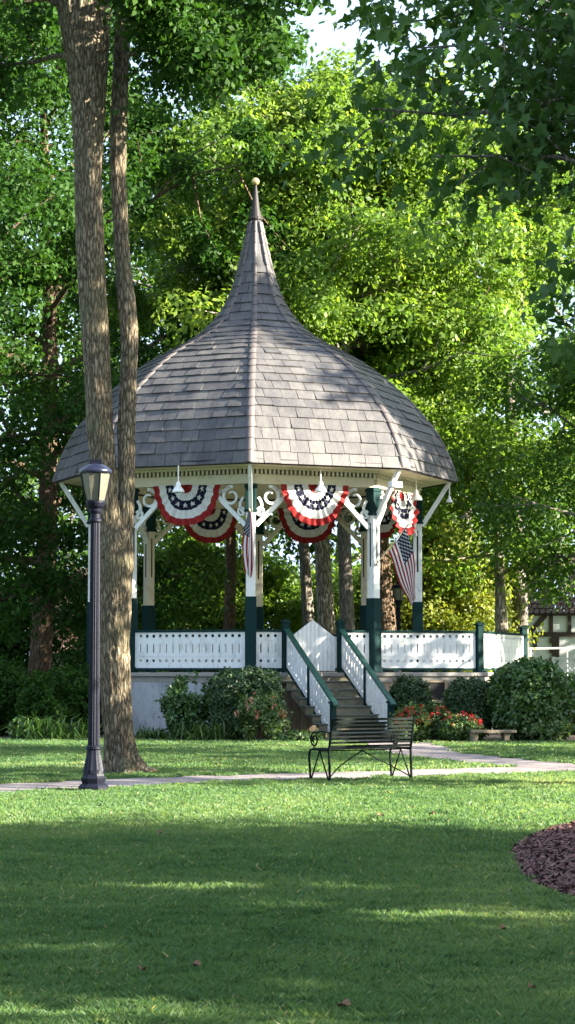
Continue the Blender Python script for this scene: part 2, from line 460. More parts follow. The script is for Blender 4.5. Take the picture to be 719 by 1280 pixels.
# soil along the foot of the bandstand
def flat_poly(name, pts, z, mat, label):
    m = MB(); m.add([Vector((p[0], p[1], z)) for p in pts], [tuple(range(len(pts)))])
    return tag(m.build(name, mat), label, kind='structure')
SOIL1 = [(-4.6, 49.6), (-4.3, 47.2), (-2.6, 46.0), (-0.6, 45.4), (0.9, 45.6), (0.9, 49.2), (-0.8, 50), (-4, 51)]
SOIL2 = [(2.3, 46.6), (2.6, 45.5), (4.2, 45.2), (6.4, 45.2), (8.6, 45.8), (9.6, 47.5), (8, 50), (5, 51.5), (2.4, 50.6)]
SOIL3 = [(-12, 47.0), (-8.8, 46.6), (-6.2, 46.8), (-5.0, 48.2), (-5.5, 52), (-12, 54)]
for nm, pl in (('flower_bed', SOIL1), ('flower_bed', SOIL2), ('flower_bed', SOIL3)):
    flat_poly(nm, pl, 0.006, soil, 'dark soil bed along the bandstand')

# ---- grass blades
def near_path(x, y):
    hit = np.zeros(len(x), dtype=bool)
    for ln, hw in PATHS:
        best = np.full(len(x), 1e9)
        for i in range(0, len(ln) - 1):
            a, b = ln[i], ln[i + 1]
            ab = b - a; L2 = (ab ** 2).sum() + 1e-12
            t = np.clip(((x - a[0]) * ab[0] + (y - a[1]) * ab[1]) / L2, 0, 1)
            dd = np.hypot(x - a[0] - t * ab[0], y - a[1] - t * ab[1])
            best = np.minimum(best, dd)
        hit |= best < hw - 0.02 - 0.42 * vnoise(x, y, 0.45, 77) ** 2
    return hit
def vnoise(x, y, s, seed):
    r = np.random.RandomState(seed)
    tab = r.rand(64, 64)
    xi, yi = x / s, y / s
    x0, y0 = np.floor(xi).astype(int), np.floor(yi).astype(int)
    fx, fy = xi - x0, yi - y0
    fx, fy = fx * fx * (3 - 2 * fx), fy * fy * (3 - 2 * fy)
    g = lambda i, j: tab[i % 64, j % 64]
    return (g(x0, y0) * (1 - fx) + g(x0 + 1, y0) * fx) * (1 - fy) + (g(x0, y0 + 1) * (1 - fx) + g(x0 + 1, y0 + 1) * fx) * fy
Vs, Fs, vr = [], [], []
base = 0
rs = np.random.RandomState(11)
for (y0, y1, dens, w, ln_) in ((8.3, 11, 13000, 0.0034, 0.042), (11, 14.5, 7500, 0.0046, 0.043), (14.5, 20, 3800, 0.007, 0.046), (20, 32, 2300, 0.009, 0.045), (32, 50, 850, 0.016, 0.05)):
    hw = y1 * 0.1385 + 2.8
    n = int(dens * 2 * hw * (y1 - y0))
    x = rs.uniform(-hw, hw, n); y = rs.uniform(y0, y1, n)
    k = ((np.abs(x) < y * 0.1385 + 0.7) | ((np.abs(x) < y * 0.1385 + 2.8) & (rs.rand(n) < .5))) & ~near_path(x, y) & ~in_poly(x, y, BED)
    for pl in (SOIL1, SOIL2, SOIL3): k &= ~in_poly(x, y, np.array(pl))
    k &= ~((y > 47.2) & (np.hypot(x + 0.82, y - 52.5) < 5.0))
    x, y = x[k], y[k]; n = len(x)
    tuft = vnoise(x, y, 0.09, 1) * 0.6 + vnoise(x, y, 0.35, 2) * 0.4
    patch = vnoise(x, y, 1.7, 3) * 0.6 + vnoise(x, y, 0.5, 4) * 0.4
    h = ln_ * (0.35 + 1.25 * tuft) * rs.uniform(0.6, 1.25, n)
    a = rs.uniform(0, 6.28, n)
    lean = rs.normal(0, 0.5, (n, 2)) * h[:, None]
    sx, sy = np.cos(a) * w, np.sin(a) * w
    z0 = np.zeros(n) - 0.004
    A = np.stack([x - sx, y - sy, z0], 1); B = np.stack([x + sx, y + sy, z0], 1)
    mx = x + lean[:, 0] * 0.35; my = y + lean[:, 1] * 0.35
    C = np.stack([mx + sx * .75, my + sy * .75, h * 0.6], 1)
    D = np.stack([x + lean[:, 0], y + lean[:, 1], h], 1)
    V = np.stack([A, B, C, D], 1).reshape(-1, 3)
    Vs.append(V); Fs.append(np.arange(4 * n).reshape(n, 4) + base); base += 4 * n
    v = np.clip(-0.05 + 0.95 * patch + rs.normal(0, 0.13, n), 0, 0.93)
    v[rs.rand(n) < 0.018] = 1.0
    vr.append(v)
tag(np_mesh('grass', np.concatenate(Vs), np.concatenate(Fs), blade, var=np.concatenate(vr)), 'short mown grass covering the park ground', 'grass', kind='stuff')

# ---- a few dry leaves lying on the lawn
for (px, py, sz, lab) in ((200, 1047, .10, 'dry brown leaf alone on the shaded lawn below the lamp post'), (245, 1217, .085, 'rust coloured leaf on the near lawn beside a sunny streak'),
                          (178, 1222, .07, 'small reddish leaf on the near lawn, leftmost of the close ones'), (430, 1268, .10, 'curled dark leaf on the grass at the bottom of the photo'),
                          (476, 1024, .13, 'dark leaf on the bright band of grass under the bench'), (629, 1170, .07, 'pale leaf on the shaded grass near the mulch bed'),
                          (540, 1022, .11, 'brown leaf at the edge of the sunny grass right of the bench'), (665, 1245, .06, 'light brown leaf in the lower right corner of the lawn')):
    p = gnd(px, py); sz *= 0.42
    m = MB()
    a0 = rnd.uniform(0, 6)
    pts = []
    for i in range(14):
        t = i / 14 * 2 * math.pi
        r = sz * (0.5 + 0.22 * abs(math.sin(2.5 * t)))
        pts.append(Vector((p.x + r * math.cos(t + a0) * 1.15, p.y + r * math.sin(t + a0), 0.052 + 0.012 * math.sin(t * 2 + a0) + 0.008 * math.cos(t))))
    c = Vector((p.x, p.y, 0.045))
    m.add(pts + [c], [(i, (i + 1) % 14, 14) for i in range(14)])
    m.add([q + Vector((0, 0, -.003)) for q in pts + [c]], [((i + 1) % 14, i, 14) for i in range(14)])
    m.add(pts + [q + Vector((0, 0, -.003)) for q in pts], [(i, (i + 1) % 14, 14 + (i + 1) % 14, 14 + i) for i in range(14)])
    tag(m.build('fallen_leaf', deadleaf, loc=(p.x, p.y, 0)), lab, 'leaf', 'dry leaves lying on the lawn')
# ------------------------------------------------------------------ bandstand
GX, GY = -0.82, 52.5
ROT = -0.5
def gp(phi, r, z=0.0):
    a = R(phi + ROT)
    return Vector((GX + r * math.sin(a), GY - r * math.cos(a), z))
def gn(phi):
    a = R(phi + ROT); return Vector((math.sin(a), -math.cos(a), 0))
def gt(phi):
    a = R(phi + ROT); return Vector((math.cos(a), math.sin(a), 0))
Z = Vector((0, 0, 1))
RP, RE = 4.10, 5.06                 # post ring, eave ring
AP = RP * math.cos(R(22.5))
ZF = 1.50                           # floor
def zg(py, Y): return zof(py, Y)
Z_BEAM0 = zof(605.5, 48.6)          # underside of the frieze beam
Z_BEAM1 = zof(593.5, 48.6)
Z_DENT1 = zof(587.5, 48.6)
Z_EAVE = zof(604, 52.5)

gz = thing('bandstand', 'octagonal white and green bandstand with a bell shaped slate roof and gilded finial', 'bandstand', (GX, GY, 0))

# ---- platform outline, with the wing on the right
pA = P(600, 835, 50.35); pA.z = 0
pB = P(655, 835, 54.6); pB.z = 0
ring = [gp(45 * k, RP + 0.16) for k in range(8)]
dA = (pA - gp(0, RP)); dA.z = 0
outline = [ring[0], pA + Vector((0.10, -0.10, 0)), pB + Vector((0.14, 0, 0)), ring[3], ring[4], ring[5], ring[6], ring[7]]
outline[1] = pA + gn(22.5) * 0.14 + gt(22.5) * 0.05
def wall_ring(mb, poly, z0, z1, th, idx=None, mi=0):
    n = len(poly)
    cen = sum(poly, Vector()) / n
    for i in range(n):
        if idx is not None and i not in idx: continue
        p, q = poly[i].copy(), poly[(i + 1) % n].copy()
        d = (q - p).normalized(); nn = Vector((d.y, -d.x, 0))
        mid = (p + q) / 2 - nn * th / 2
        mb.box((mid.x, mid.y, (z0 + z1) / 2), ((q - p).length - 0.006, th, z1 - z0), mi, t=d, n=nn)
m = MB(); wall_ring(m, outline, -0.2, 1.26, 0.28, idx=(2, 3, 4, 5, 6, 7))
fnd = m.build('foundation', concrete, gz)
# boarded skirting on the stair side
m = MB()
p, q = outline[0], outline[1]
d = (q - p).normalized(); nn = Vector((d.y, -d.x, 0)); Ln = (q - p).length
nb_ = int(Ln / 0.2)
for i in range(nb_):
    a = p + d * (Ln * (i + 0.5) / nb_) - nn * (0.05 + rnd.uniform(-.006, .006))
    wpx = Ln * (i + 0.5) / nb_
    m.box((a.x, a.y, 0.58), (Ln / nb_ - 0.012, 0.04, 1.36), 0, t=d, n=nn)
q0, q1 = outline[1], outline[2]
skirt = m.build('board_skirt', oldwood, gz)
# small dark vent window in the skirt
wc = P(541, 864, (outline[0].lerp(outline[1], 0.84)).y); 
f = ((wc - p).dot(d))
wp = p + d * f + Vector((0, 0, wc.z))
m = MB()
m.box(wp - nn * 0.02 + Z * 0.0, (0.50, 0.03, 0.42), 0, t=d, n=nn)
vw = m.build('vent_window', blackhole, gz)
m = MB()
for sx in (-1, 1): m.box(wp + d * 0.28 * sx, (0.06, 0.05, 0.54), 0, t=d, n=nn)
for sz in (-1, 1): m.box(wp + Z * 0.24 * sz, (0.496, 0.05, 0.06), 0, t=d, n=nn)
m.build('frame', oldwood, vw)
# fascia and floor
m = MB(); wall_ring(m, [a for a in outline], 1.262, 1.40, 0.24)
m.build('fascia_board', deckwood, gz)
m = MB()
cen = sum(outline, Vector()) / 8
m.prism([Vector((a.x, a.y, 1.402)) + (a - cen).normalized() * 0.07 for a in outline], Z * 0.09)
m.build('floor', deckwood, gz, bevel=0.01)

# ---- posts
ZP_G = zof(746, 48.6)      # top of the green lower sleeve
ZP_C = zof(641, 48.6)      # bottom of the green capital
for k in range(8):
    c = gp(45 * k, RP)
    n_, t_ = gn(45 * k), gt(45 * k)
    m = MB()
    m.box((c.x, c.y, (ZF + Z_BEAM0) / 2 - 0.005), (0.22, 0.22, Z_BEAM0 - ZF - 0.02), 0, t=t_, n=n_)
    pal = cream if k in (3, 4, 5) else white  # far posts cream: warm bounce light put into the colour
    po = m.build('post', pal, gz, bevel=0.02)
    m = MB()
    m.box((c.x, c.y, (1.492 + ZP_G) / 2), (0.262, 0.262, ZP_G - 1.492), 0, t=t_, n=n_)
    m.box((c.x, c.y, 1.56), (0.31, 0.31, 0.13), 0, t=t_, n=n_)
    m.build('base_sleeve', green, po, bevel=0.012)
    m = MB()
    m.box((c.x, c.y, (ZP_C + Z_BEAM0) / 2 - 0.004), (0.252, 0.252, Z_BEAM0 - ZP_C - 0.01), 0, t=t_, n=n_)
    m.box((c.x, c.y, ZP_C + 0.03), (0.30, 0.30, 0.06), 0, t=t_, n=n_)
    m.box((c.x, c.y, Z_BEAM0 - 0.06), (0.30, 0.30, 0.07), 0, t=t_, n=n_)
    m.build('capital', green, po, bevel=0.012)
    # routed slot down every white face
    m = MB()
    zz0, zz1 = ZP_G + 0.75, ZP_C - 0.18
    for (a, b) in ((n_, t_), (-n_, t_), (t_, n_), (-t_, n_)):
        pc = Vector((c.x, c.y, (zz0 + zz1) / 2)) + a * 0.111
        m.box(pc, (0.04, 0.006, zz1 - zz0), 0, t=b, n=a)
    m.build('slot', blackhole, po)

def facet_pts(k, r):
    return gp(45 * k, r), gp(45 * (k + 1), r)

# ---- frieze beam, dentils
for k in range(8):
    ph = 45 * k + 22.5
    p, q = facet_pts(k, RP + 0.10)
    d = (q - p).normalized(); n_ = gn(ph)
    L_ = (q - p).length
    m = MB()
    mid = (p + q) / 2 - n_ * 0.11
    m.box((mid.x, mid.y, (Z_BEAM0 + Z_BEAM1) / 2), (L_ - 0.1, 0.22, Z_BEAM1 - Z_BEAM0), 0, t=d, n=n_)
    mid2 = (p + q) / 2 + n_ * 0.012
    m.box((mid2.x, mid2.y, Z_BEAM0 + 0.03), (L_ + 0.004, 0.024, 0.05), 0, t=d, n=n_)
    m.box((mid2.x, mid2.y, Z_BEAM1 - 0.02), (L_ + 0.01, 0.03, 0.035), 0, t=d, n=n_)
    bm_ = m.build('frieze_beam', cream, gz)
    m = MB()
    b0 = (p + q) / 2 - n_ * 0.13
    m.box((b0.x, b0.y, (Z_BEAM1 + Z_DENT1) / 2 + 0.004), (L_ - 0.12, 0.16, Z_DENT1 - Z_BEAM1), 1, t=d, n=n_)
    nd = 30
    for i in range(nd):
        a = p + d * (L_ * (i + 0.5) / nd) - n_ * 0.015
        m.box((a.x, a.y, (Z_BEAM1 + Z_DENT1) / 2 + 0.004), (L_ / nd * 0.5, 0.07, Z_DENT1 - Z_BEAM1 - 0.008), 0, t=d, n=n_)
    e0 = (p + q) / 2 + n_ * 0.02
    m.box((e0.x, e0.y, Z_DENT1 + 0.03), (L_ + 0.02, 0.12, 0.05), 0, t=d, n=n_)
    m.build('dentil_band', [cream, dkmetal], bm_)
# ceiling, soffit
m = MB()
m.prism([gp(45 * k, RP - 0.03, Z_BEAM1 + 0.05) for k in range(8)], Z * 0.04)
m.build('ceiling', soffit, gz)
m = MB()
for k in range(8):
    a, b = gp(45 * k, RP + 0.04, Z_DENT1 + 0.058), gp(45 * (k + 1), RP + 0.04, Z_DENT1 + 0.058)
    c_, d_ = gp(45 * (k + 1), RE - 0.03, Z_EAVE + 0.03), gp(45 * k, RE - 0.03, Z_EAVE + 0.03)
    m.prism([a, b, c_, d_], Z * 0.03)
m.build('soffit', soffit, gz)
# eave trim
m = MB()
for k in range(8):
    a, b = gp(45 * k, RE, 0), gp(45 * (k + 1), RE, 0)
    d = (b - a).normalized(); n_ = gn(45 * k + 22.5)
    mid = (a + b) / 2
    m.box((mid.x, mid.y, Z_EAVE + 0.055), ((b - a).length, 0.05, 0.11), 0, t=d, n=n_)
    mid = mid + n_ * 0.02
    m.box((mid.x, mid.y, Z_EAVE + 0.10), ((b - a).length + 0.02, 0.05, 0.05), 0, t=d, n=n_)
m.build('eave_trim', dkmetal, gz)

# ---- roof
prof_px = [(603, 252), (590, 249), (575, 243.5), (560, 236.5), (540, 225.5), (525, 213), (505, 196), (488, 178), (475, 163), (462, 145.5), (450, 127.5), (440, 108), (432, 92), (424, 77.5), (415, 65), (405, 54), (394, 45), (381, 37), (366, 29.5), (342, 22.3), (321, 17.2), (300, 12), (284, 8.4), (276, 7.0)]
prof = [Vector((w * GY / F * 1.003, zof(y, GY))) for y, w in prof_px]
def prof_curve():
    pp = [Vector((a[0], a[1], 0)) for a in prof]
    return smooth_line(pp, 8)
pc_ = prof_curve()
arc = [0.0]
for i in range(1, len(pc_)): arc.append(arc[-1] + (pc_[i] - pc_[i - 1]).length)
def at_s(s):
    r_ = float(np.interp(s, arc, [a.x for a in pc_])); z_ = float(np.interp(s, arc, [a.y for a in pc_]))
    return r_, z_
S_TOT = arc[-1]
TAN = math.tan(R(22.5)); COS = math.cos(R(22.5))
roof = bpy.data.objects.new('roof', None); COL.objects.link(roof); roof.parent = gz
def roof_pt(ph, s, u, lift):
    """u metres along the facet from its middle, s arc length up from the eave"""
    r_, z_ = at_s(s)
    r2, z2 = at_s(min(S_TOT, s + 0.05)); r1, z1 = at_s(max(0, s - 0.05))
    dr, dz = (r2 - r1) * COS, z2 - z1
    l = math.hypot(dr, dz) + 1e-9
    nr, nz = dz / l, -dr / l
    a = r_ * COS
    return gpt(ph, a + nr * lift, u, z_ + nz * lift)
def gpt(ph, a, u, z):
    n_, t_ = gn(ph), gt(ph)
    return Vector((GX, GY, 0)) + n_ * a + t_ * u + Z * z
rr = random.Random(3)
EXPO = 0.305
for k in range(8):
    ph = 45 * k + 22.5
    V, Fq, vv = [], [], []
    def quad(a, b, c_, d_, v):
        n0 = len(V); V.extend([tuple(a), tuple(b), tuple(c_), tuple(d_)]); Fq.append((n0, n0 + 1, n0 + 2, n0 + 3)); vv.append(v)
    # deck beneath
    ns = 46
    for i in range(ns):
        s0, s1 = S_TOT * i / ns, S_TOT * (i + 1) / ns
        w0, w1 = at_s(s0)[0] * COS * TAN, at_s(s1)[0] * COS * TAN
        quad(roof_pt(ph, s0, -w0, 0), roof_pt(ph, s0, w0, 0), roof_pt(ph, s1, w1, 0), roof_pt(ph, s1, -w1, 0), 0.1)
    s, row = 0.0, 0
    while s < S_TOT - 1.25:
        e = min(EXPO * rr.uniform(0.97, 1.03), S_TOT - s)
        w0, w1 = at_s(s)[0] * COS * TAN, at_s(s + e)[0] * COS * TAN
        sw = 0.43 if s < 7.0 else 0.34
        u = -w0 - (0.5 * sw if row % 2 else 0.1 * sw) - rr.uniform(0, .05)
        while u < w0:
            wdt = sw * rr.uniform(0.90, 1.10)
            a0, a1 = u + 0.006, u + wdt - 0.006
            u += wdt
            l0, h0 = max(a0, -w0), min(a1, w0)
            if h0 - l0 < 0.03: continue
            l1, h1 = max(a0, -w1), min(a1, w1)
            if h1 < l1: l1 = h1 = max(min((l0 + h0) / 2, w1), -w1)
            tk = rr.uniform(0.020, 0.046)
            tl, tr = tk + rr.uniform(-.009, .009), tk + rr.uniform(-.009, .009)
            up = 0.007
            jit = rr.uniform(-0.012, 0.006)
            sa, sb = s + jit, s + e
            A, B = roof_pt(ph, sa, l0, tl), roof_pt(ph, sa, h0, tr)
            C_, D_ = roof_pt(ph, sb, h1, up), roof_pt(ph, sb, l1, up)
            A0, B0 = roof_pt(ph, sa, l0, 0.001), roof_pt(ph, sa, h0, 0.001)
            v = min(1, max(0, rr.gauss(0.5, 0.2)))
            quad(A, B, C_, D_, v)
            quad(A0, B0, B, A, v)
            quad(A0, A, D_, D_ - Z * .001, v)
            quad(B, B0, C_ - Z * .001, C_, v)
        s += e; row += 1
    np_mesh('slate_slope', V, Fq, slate, roof, var=vv)
# hip caps along the eight ridges
for k in range(8):
    ph = 45 * k
    V, Fq, vv = [], [], []
    s = 0.0
    n_, t_ = gn(ph), gt(ph)
    while s < S_TOT - 0.1:
        e = min(0.30, S_TOT - s)
        ra, za = at_s(s); rb, zb = at_s(s + e)
        wa = min(0.095, 0.035 + 0.03 * ra); wb = min(0.095, 0.035 + 0.03 * rb)
        def ring5(r_, z_, w, lift):
            c_ = Vector((GX, GY, 0))
            out = []
            for (uu, dn) in ((-w, -w * 0.4142), (-w, -w * 0.4142), (0, 0), (w, -w * 0.4142), (w, -w * 0.4142)):
                out.append(c_ + n_ * (r_ + dn + lift) + t_ * uu + Z * (z_ + lift * 0.5))
            out[0] = out[0] - n_ * (lift + 0.01); out[4] = out[4] - n_ * (lift + 0.01)
            return out
        a = ring5(ra, za, wa, 0.05); b = ring5(rb, zb, wb, 0.034)
        n0 = len(V); V.extend([tuple(x) for x in a + b])
        v = min(1, max(0, rr.gauss(0.5, 0.22)))
        for i in range(4):
            Fq.append((n0 + i, n0 + i + 1, n0 + 5 + i + 1, n0 + 5 + i)); vv.append(v)
        Fq.append((n0 + 0, n0 + 1, n0 + 2, n0 + 2)) if False else None
        s += e
    np_mesh('hip_cap', V, Fq, ridge, roof, var=vv)
# finial
zt = at_s(S_TOT)[1]
zb_ = zof(227, GY)
h_ = zb_ - zt
m = MB()
m.lathe((GX, GY, zt), [(0.16, -0.12), (0.16, 0.0), (0.19, 0.02), (0.19, 0.07), (0.15, 0.09), (0.145, 0.16), (0.11, 0.32), (0.085, h_ * 0.5), (0.055, h_ * 0.75), (0.03, h_ - 0.09), (0.05, h_ - 0.08), (0.02, h_ - 0.06)], 16)
fin = m.build('finial', dkmetal, gz, smooth=False)
m = MB()
m.lathe((GX, GY, zb_), [(0.001, -0.105), (0.05, -0.09), (0.085, -0.06), (0.105, 0), (0.085, 0.06), (0.05, 0.09), (0.001, 0.105)], 20)
m.build('ball', gold, fin, smooth=True)

# ---- fretwork scroll, knee braces, eave struts
def scroll(c, d, nrm):
    """pierced scroll bracket in the corner under the beam: c corner point, d direction along the beam away from the post"""
    m = MB()
    th = nrm * 0.022
    def strip(pts, w):
        n = len(pts)
        for i in range(n - 1):
            a, b = pts[i], pts[i + 1]
            wa = w[i] if hasattr(w, '__len__') else w
            wb = w[i + 1] if hasattr(w, '__len__') else w
            dd = (b - a).normalized(); s_ = nrm.cross(dd)
            m.prism([a - s_ * wa / 2 - th, b - s_ * wb / 2 - th + dd * .004, b + s_ * wb / 2 - th + dd * .004, a + s_ * wa / 2 - th], th * 2)
    def pt(x, y): return c + d * x + Z * (-y)
    # spiral curl
    pts = []
    for i in range(27):
        t = i / 26
        a = R(-100 + 400 * t)
        r_ = 0.235 - 0.145 * t
        pts.append(pt(0.36 + r_ * math.cos(a), 0.27 + r_ * math.sin(a)))
    strip(pts, [0.07 - 0.025 * i / 26 for i in range(27)])
    pts = [pt(0.40 + 0.42 * t, 0.05 + 0.17 * math.sin(t * math.pi) * 0.55) for t in [i / 9 for i in range(10)]]
    strip(pts, 0.065)
    pts = [pt(0.80 + 0.09 * math.cos(a), 0.10 + 0.09 * math.sin(a)) for a in [R(-90 + 330 * i / 12) for i in range(13)]]
    strip(pts, 0.06)
    pts = [pt(0.05 + 0.14 * math.sin(t * math.pi) * 0.6, 0.30 + 0.36 * t) for t in [i / 9 for i in range(10)]]
    strip(pts, 0.065)
    pts = [pt(0.10 + 0.085 * math.cos(a), 0.63 + 0.085 * math.sin(a)) for a in [R(180 - 330 * i / 12) for i in range(13)]]
    strip(pts, 0.055)
    return m
Z_BR = zof(657, 48.6)
for k in range(8):
    for side in (1, -1):
        kk = k if side > 0 else k - 1
        ph = 45 * kk + 22.5
        d = gt(ph) * side; n_ = gn(ph)
        c = gp(45 * k, RP)
        col = cream if kk in (3, 4) else white  # far braces and scrolls painted cream in place of warm bounce light
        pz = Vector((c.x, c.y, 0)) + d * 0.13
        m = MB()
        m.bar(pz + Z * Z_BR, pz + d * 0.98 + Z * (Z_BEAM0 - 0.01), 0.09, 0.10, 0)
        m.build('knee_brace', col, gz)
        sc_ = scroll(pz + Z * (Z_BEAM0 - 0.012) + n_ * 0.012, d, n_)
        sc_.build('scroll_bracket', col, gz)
    # strut out to the eave corner
    m = MB()
    n_ = gn(45 * k)
    m.bar(gp(45 * k, RP + 0.12, ZP_C - 0.05), gp(45 * k, RE - 0.12, Z_EAVE + 0.04), 0.085, 0.11, 0)
    m.build('eave_strut', white, gz)

# ---- railing panels with real cut-outs
def pierced(mb, p, q, z0, z1, th, rows, slant=0.0, mi=0, margin=0.06, pitch=0.165):
    """board from p to q; rows: (fraction 0..1 of the height, kind, rx, rz). slant: rise of q over p"""
    d = Vector((q.x - p.x, q.y - p.y, 0)); L = d.length; d.normalize()
    n_ = Vector((d.y, -d.x, 0))
    H = z1 - z0
    def pt(u, v, side):
        zz = z0 + v + slant * u / L
        b = p + d * u + n_ * (th / 2 * side)
        return Vector((b.x, b.y, zz))
    nc = max(1, int((L - 2 * margin) / pitch))
    cw = (L - 2 * margin) / nc
    def rect(u0, u1, v0, v1):
        for sd in (1, -1):
            vs = [pt(u0, v0, sd), pt(u1, v0, sd), pt(u1, v1, sd), pt(u0, v1, sd)]
            mb.add(vs, [(0, 1, 2, 3) if sd > 0 else (3, 2, 1, 0)], mi)
    rect(0, margin, 0, H); rect(L - margin, L, 0, H)
    v = 0.0
    for (vc, hh, rx, rz, kind) in rows:
        v0, v1 = vc - hh, vc + hh
        if v0 > v + 1e-4: rect(margin, L - margin, v, v0)
        for i in range(nc):
            uc = margin + cw * (i + 0.5)
            M = 16
            inner, outer = [], []
            for j in range(M):
                a = 2 * math.pi * (j + 0.5) / M
                ca, sa = math.cos(a), math.sin(a)
                if kind == 'o': inner.append((uc + rx * ca, vc + rz * sa))
                else:
                    inner.append((uc + rx * max(-1, min(1, ca * 1.3)), vc + (rz - rx) * (1 if sa > 0 else -1) * min(1, abs(sa) * 1.25) + rx * sa * 0.6))
                k = 1.0 / max(abs(ca), abs(sa))
                outer.append((uc + cw / 2 * ca * k, vc + hh * sa * k))
            # put exact corners at the nearest samples
            for j in (1, 5, 9, 13):
                pass
            corners = [(uc + cw / 2, vc + hh), (uc - cw / 2, vc + hh), (uc - cw / 2, vc - hh), (uc + cw / 2, vc - hh)]
            for sd in (1, -1):
                vi = [pt(a[0], a[1], sd) for a in inner] + [pt(a[0], a[1], sd) for a in outer] + [pt(a[0], a[1], sd) for a in corners]
                fs = []
                for j in range(M):
                    k2 = (j + 1) % M
                    f4 = [j, M + j, M + k2, k2]
                    if j in (1, 5, 9, 13):
                        f4 = [j, M + j, 2 * M + (1, 5, 9, 13).index(j), M + k2, k2]
                    fs.append(tuple(f4) if sd > 0 else tuple(reversed(f4)))
                mb.add(vi, fs, mi)
            vi = [pt(a[0], a[1], 1) for a in inner] + [pt(a[0], a[1], -1) for a in inner]
            mb.add(vi, [(j, (j + 1) % M, M + (j + 1) % M, M + j) for j in range(M)], mi)
        v = v1
    if v < H - 1e-4: rect(margin, L - margin, v, H)
    # rim
    for (u0, v0, u1, v1) in ((0, 0, L, 0), (L, 0, L, H), (L, H, 0, H), (0, H, 0, 0)):
        mb.add([pt(u0, v0, 1), pt(u0, v0, -1), pt(u1, v1, -1), pt(u1, v1, 1)], [(0, 1, 2, 3)], mi)
ROWS = [(0.17, 0.09, 0.037, 0.037, 'o'), (0.46, 0.15, 0.017, 0.115, 's'), (0.75, 0.08, 0.042, 0.042, 'o')]
ROW_RAIL = [(0.16, 0.08, 0.037, 0.037, 'o'), (0.44, 0.14, 0.017, 0.105, 's'), (0.72, 0.075, 0.042, 0.042, 'o')]
def railing(p, q, gap=0.14):
    p, q = Vector((p.x, p.y, 0)), Vector((q.x, q.y, 0))
    d = (q - p).normalized(); L = (q - p).length
    a, b = p + d * gap, q - d * gap
    z0, z1 = 1.60, 2.44
    m = MB(); pierced(m, a, b, z0, z1, 0.03, ROWS)
    rl = m.build('railing_panel', white, gz)
    nn = Vector((d.y, -d.x, 0))
    mid = (a + b) / 2
    m = MB()
    m.box((mid.x, mid.y, z1 + 0.03), ((b - a).length, 0.10, 0.055), 0, t=d, n=nn)
    m.build('top_rail', green, rl, bevel=0.008)
    m = MB()
    m.box((mid.x, mid.y, z0 - 0.028), ((b - a).length, 0.07, 0.05), 0, t=d, n=nn)
    k = max(2, int(L / 0.8))
    for i in range(k):
        c = a.lerp(b, (i + 0.5) / k)
        m.box((c.x, c.y, 1.518), (0.09, 0.06, 0.05), 0, t=d, n=nn)
    m.build('bottom_rail', green, rl)
    m = MB()
    mm = mid + nn * 0.0185
    m.box((mm.x, mm.y, z0 + 0.285), ((b - a).length - 0.01, 0.007, 0.014), 0, t=d, n=nn)
    m.build('seam_batten', white, rl)
c0, c1 = gp(0, RP), gp(45, RP)
fd = gt(22.5); fn = gn(22.5)
fm = (c0 + c1) / 2
SW = 0.70                                   # half width between the stair newels
nL, nR = fm - fd * SW - fd * 0.0, fm + fd * SW
railing(gp(-45, RP), c0)
railing(c0, nL, 0.10); railing(nR, c1, 0.10)
pA_ = pA.copy(); pB_ = pB.copy()
railing(c1, pA_, 0.13); railing(pA_, pB_, 0.10)
railing(pB_, gp(135, RP), 0.13)
for k in (3, 4, 5, 6): railing(gp(45 * k, RP), gp(45 * (k + 1), RP))
def newel(c, z0, z1, t, n, w=0.15, par=gz, name='newel_post'):
    m = MB()
    m.box((c.x, c.y, (z0 + z1) / 2), (w, w, z1 - z0), 0, t=t, n=n)
    m.box((c.x, c.y, z1 + 0.02), (w + 0.05, w + 0.05, 0.045), 0, t=t, n=n)
    b = Vector((c.x, c.y, z1 + 0.043)); 
    m.add([b - t * w / 2 - n * w / 2, b + t * w / 2 - n * w / 2, b + t * w / 2 + n * w / 2, b - t * w / 2 + n * w / 2, b + Z * 0.05], [(0, 1, 4), (1, 2, 4), (2, 3, 4), (3, 0, 4)])
    return m.build(name, green, par, bevel=0.01)
newel(pA_, 1.492, 2.63, fd, fn, 0.16)
newel(pB_, 1.492, 2.63, fd, fn, 0.16)

# ---- pointed picket gate across the head of the stairs
m = MB()
ng = 11
gw = 2 * SW - 0.26
for i in range(ng):
    u0 = -gw / 2 + gw * i / ng + 0.004; u1 = -gw / 2 + gw * (i + 1) / ng - 0.004
    def ztop(u): return 2.73 - 0.41 * abs(u) / (gw / 2)
    b = fm - fn * 0.03
    pts = [b + fd * u0 + Z * 1.53, b + fd * u1 + Z * 1.53, b + fd * u1 + Z * ztop(u1)]
    if u0 < 0 < u1: pts.append(b + Z * 2.73)
    pts.append(b + fd * u0 + Z * ztop(u0))
    m.prism(pts, fn * 0.024)
for zz in (1.75, 2.2): m.box(fm - fn * 0.055 + Z * zz, (gw - 0.02, 0.04, 0.09), 0, t=fd, n=fn)
m.build('gate', white, gz)

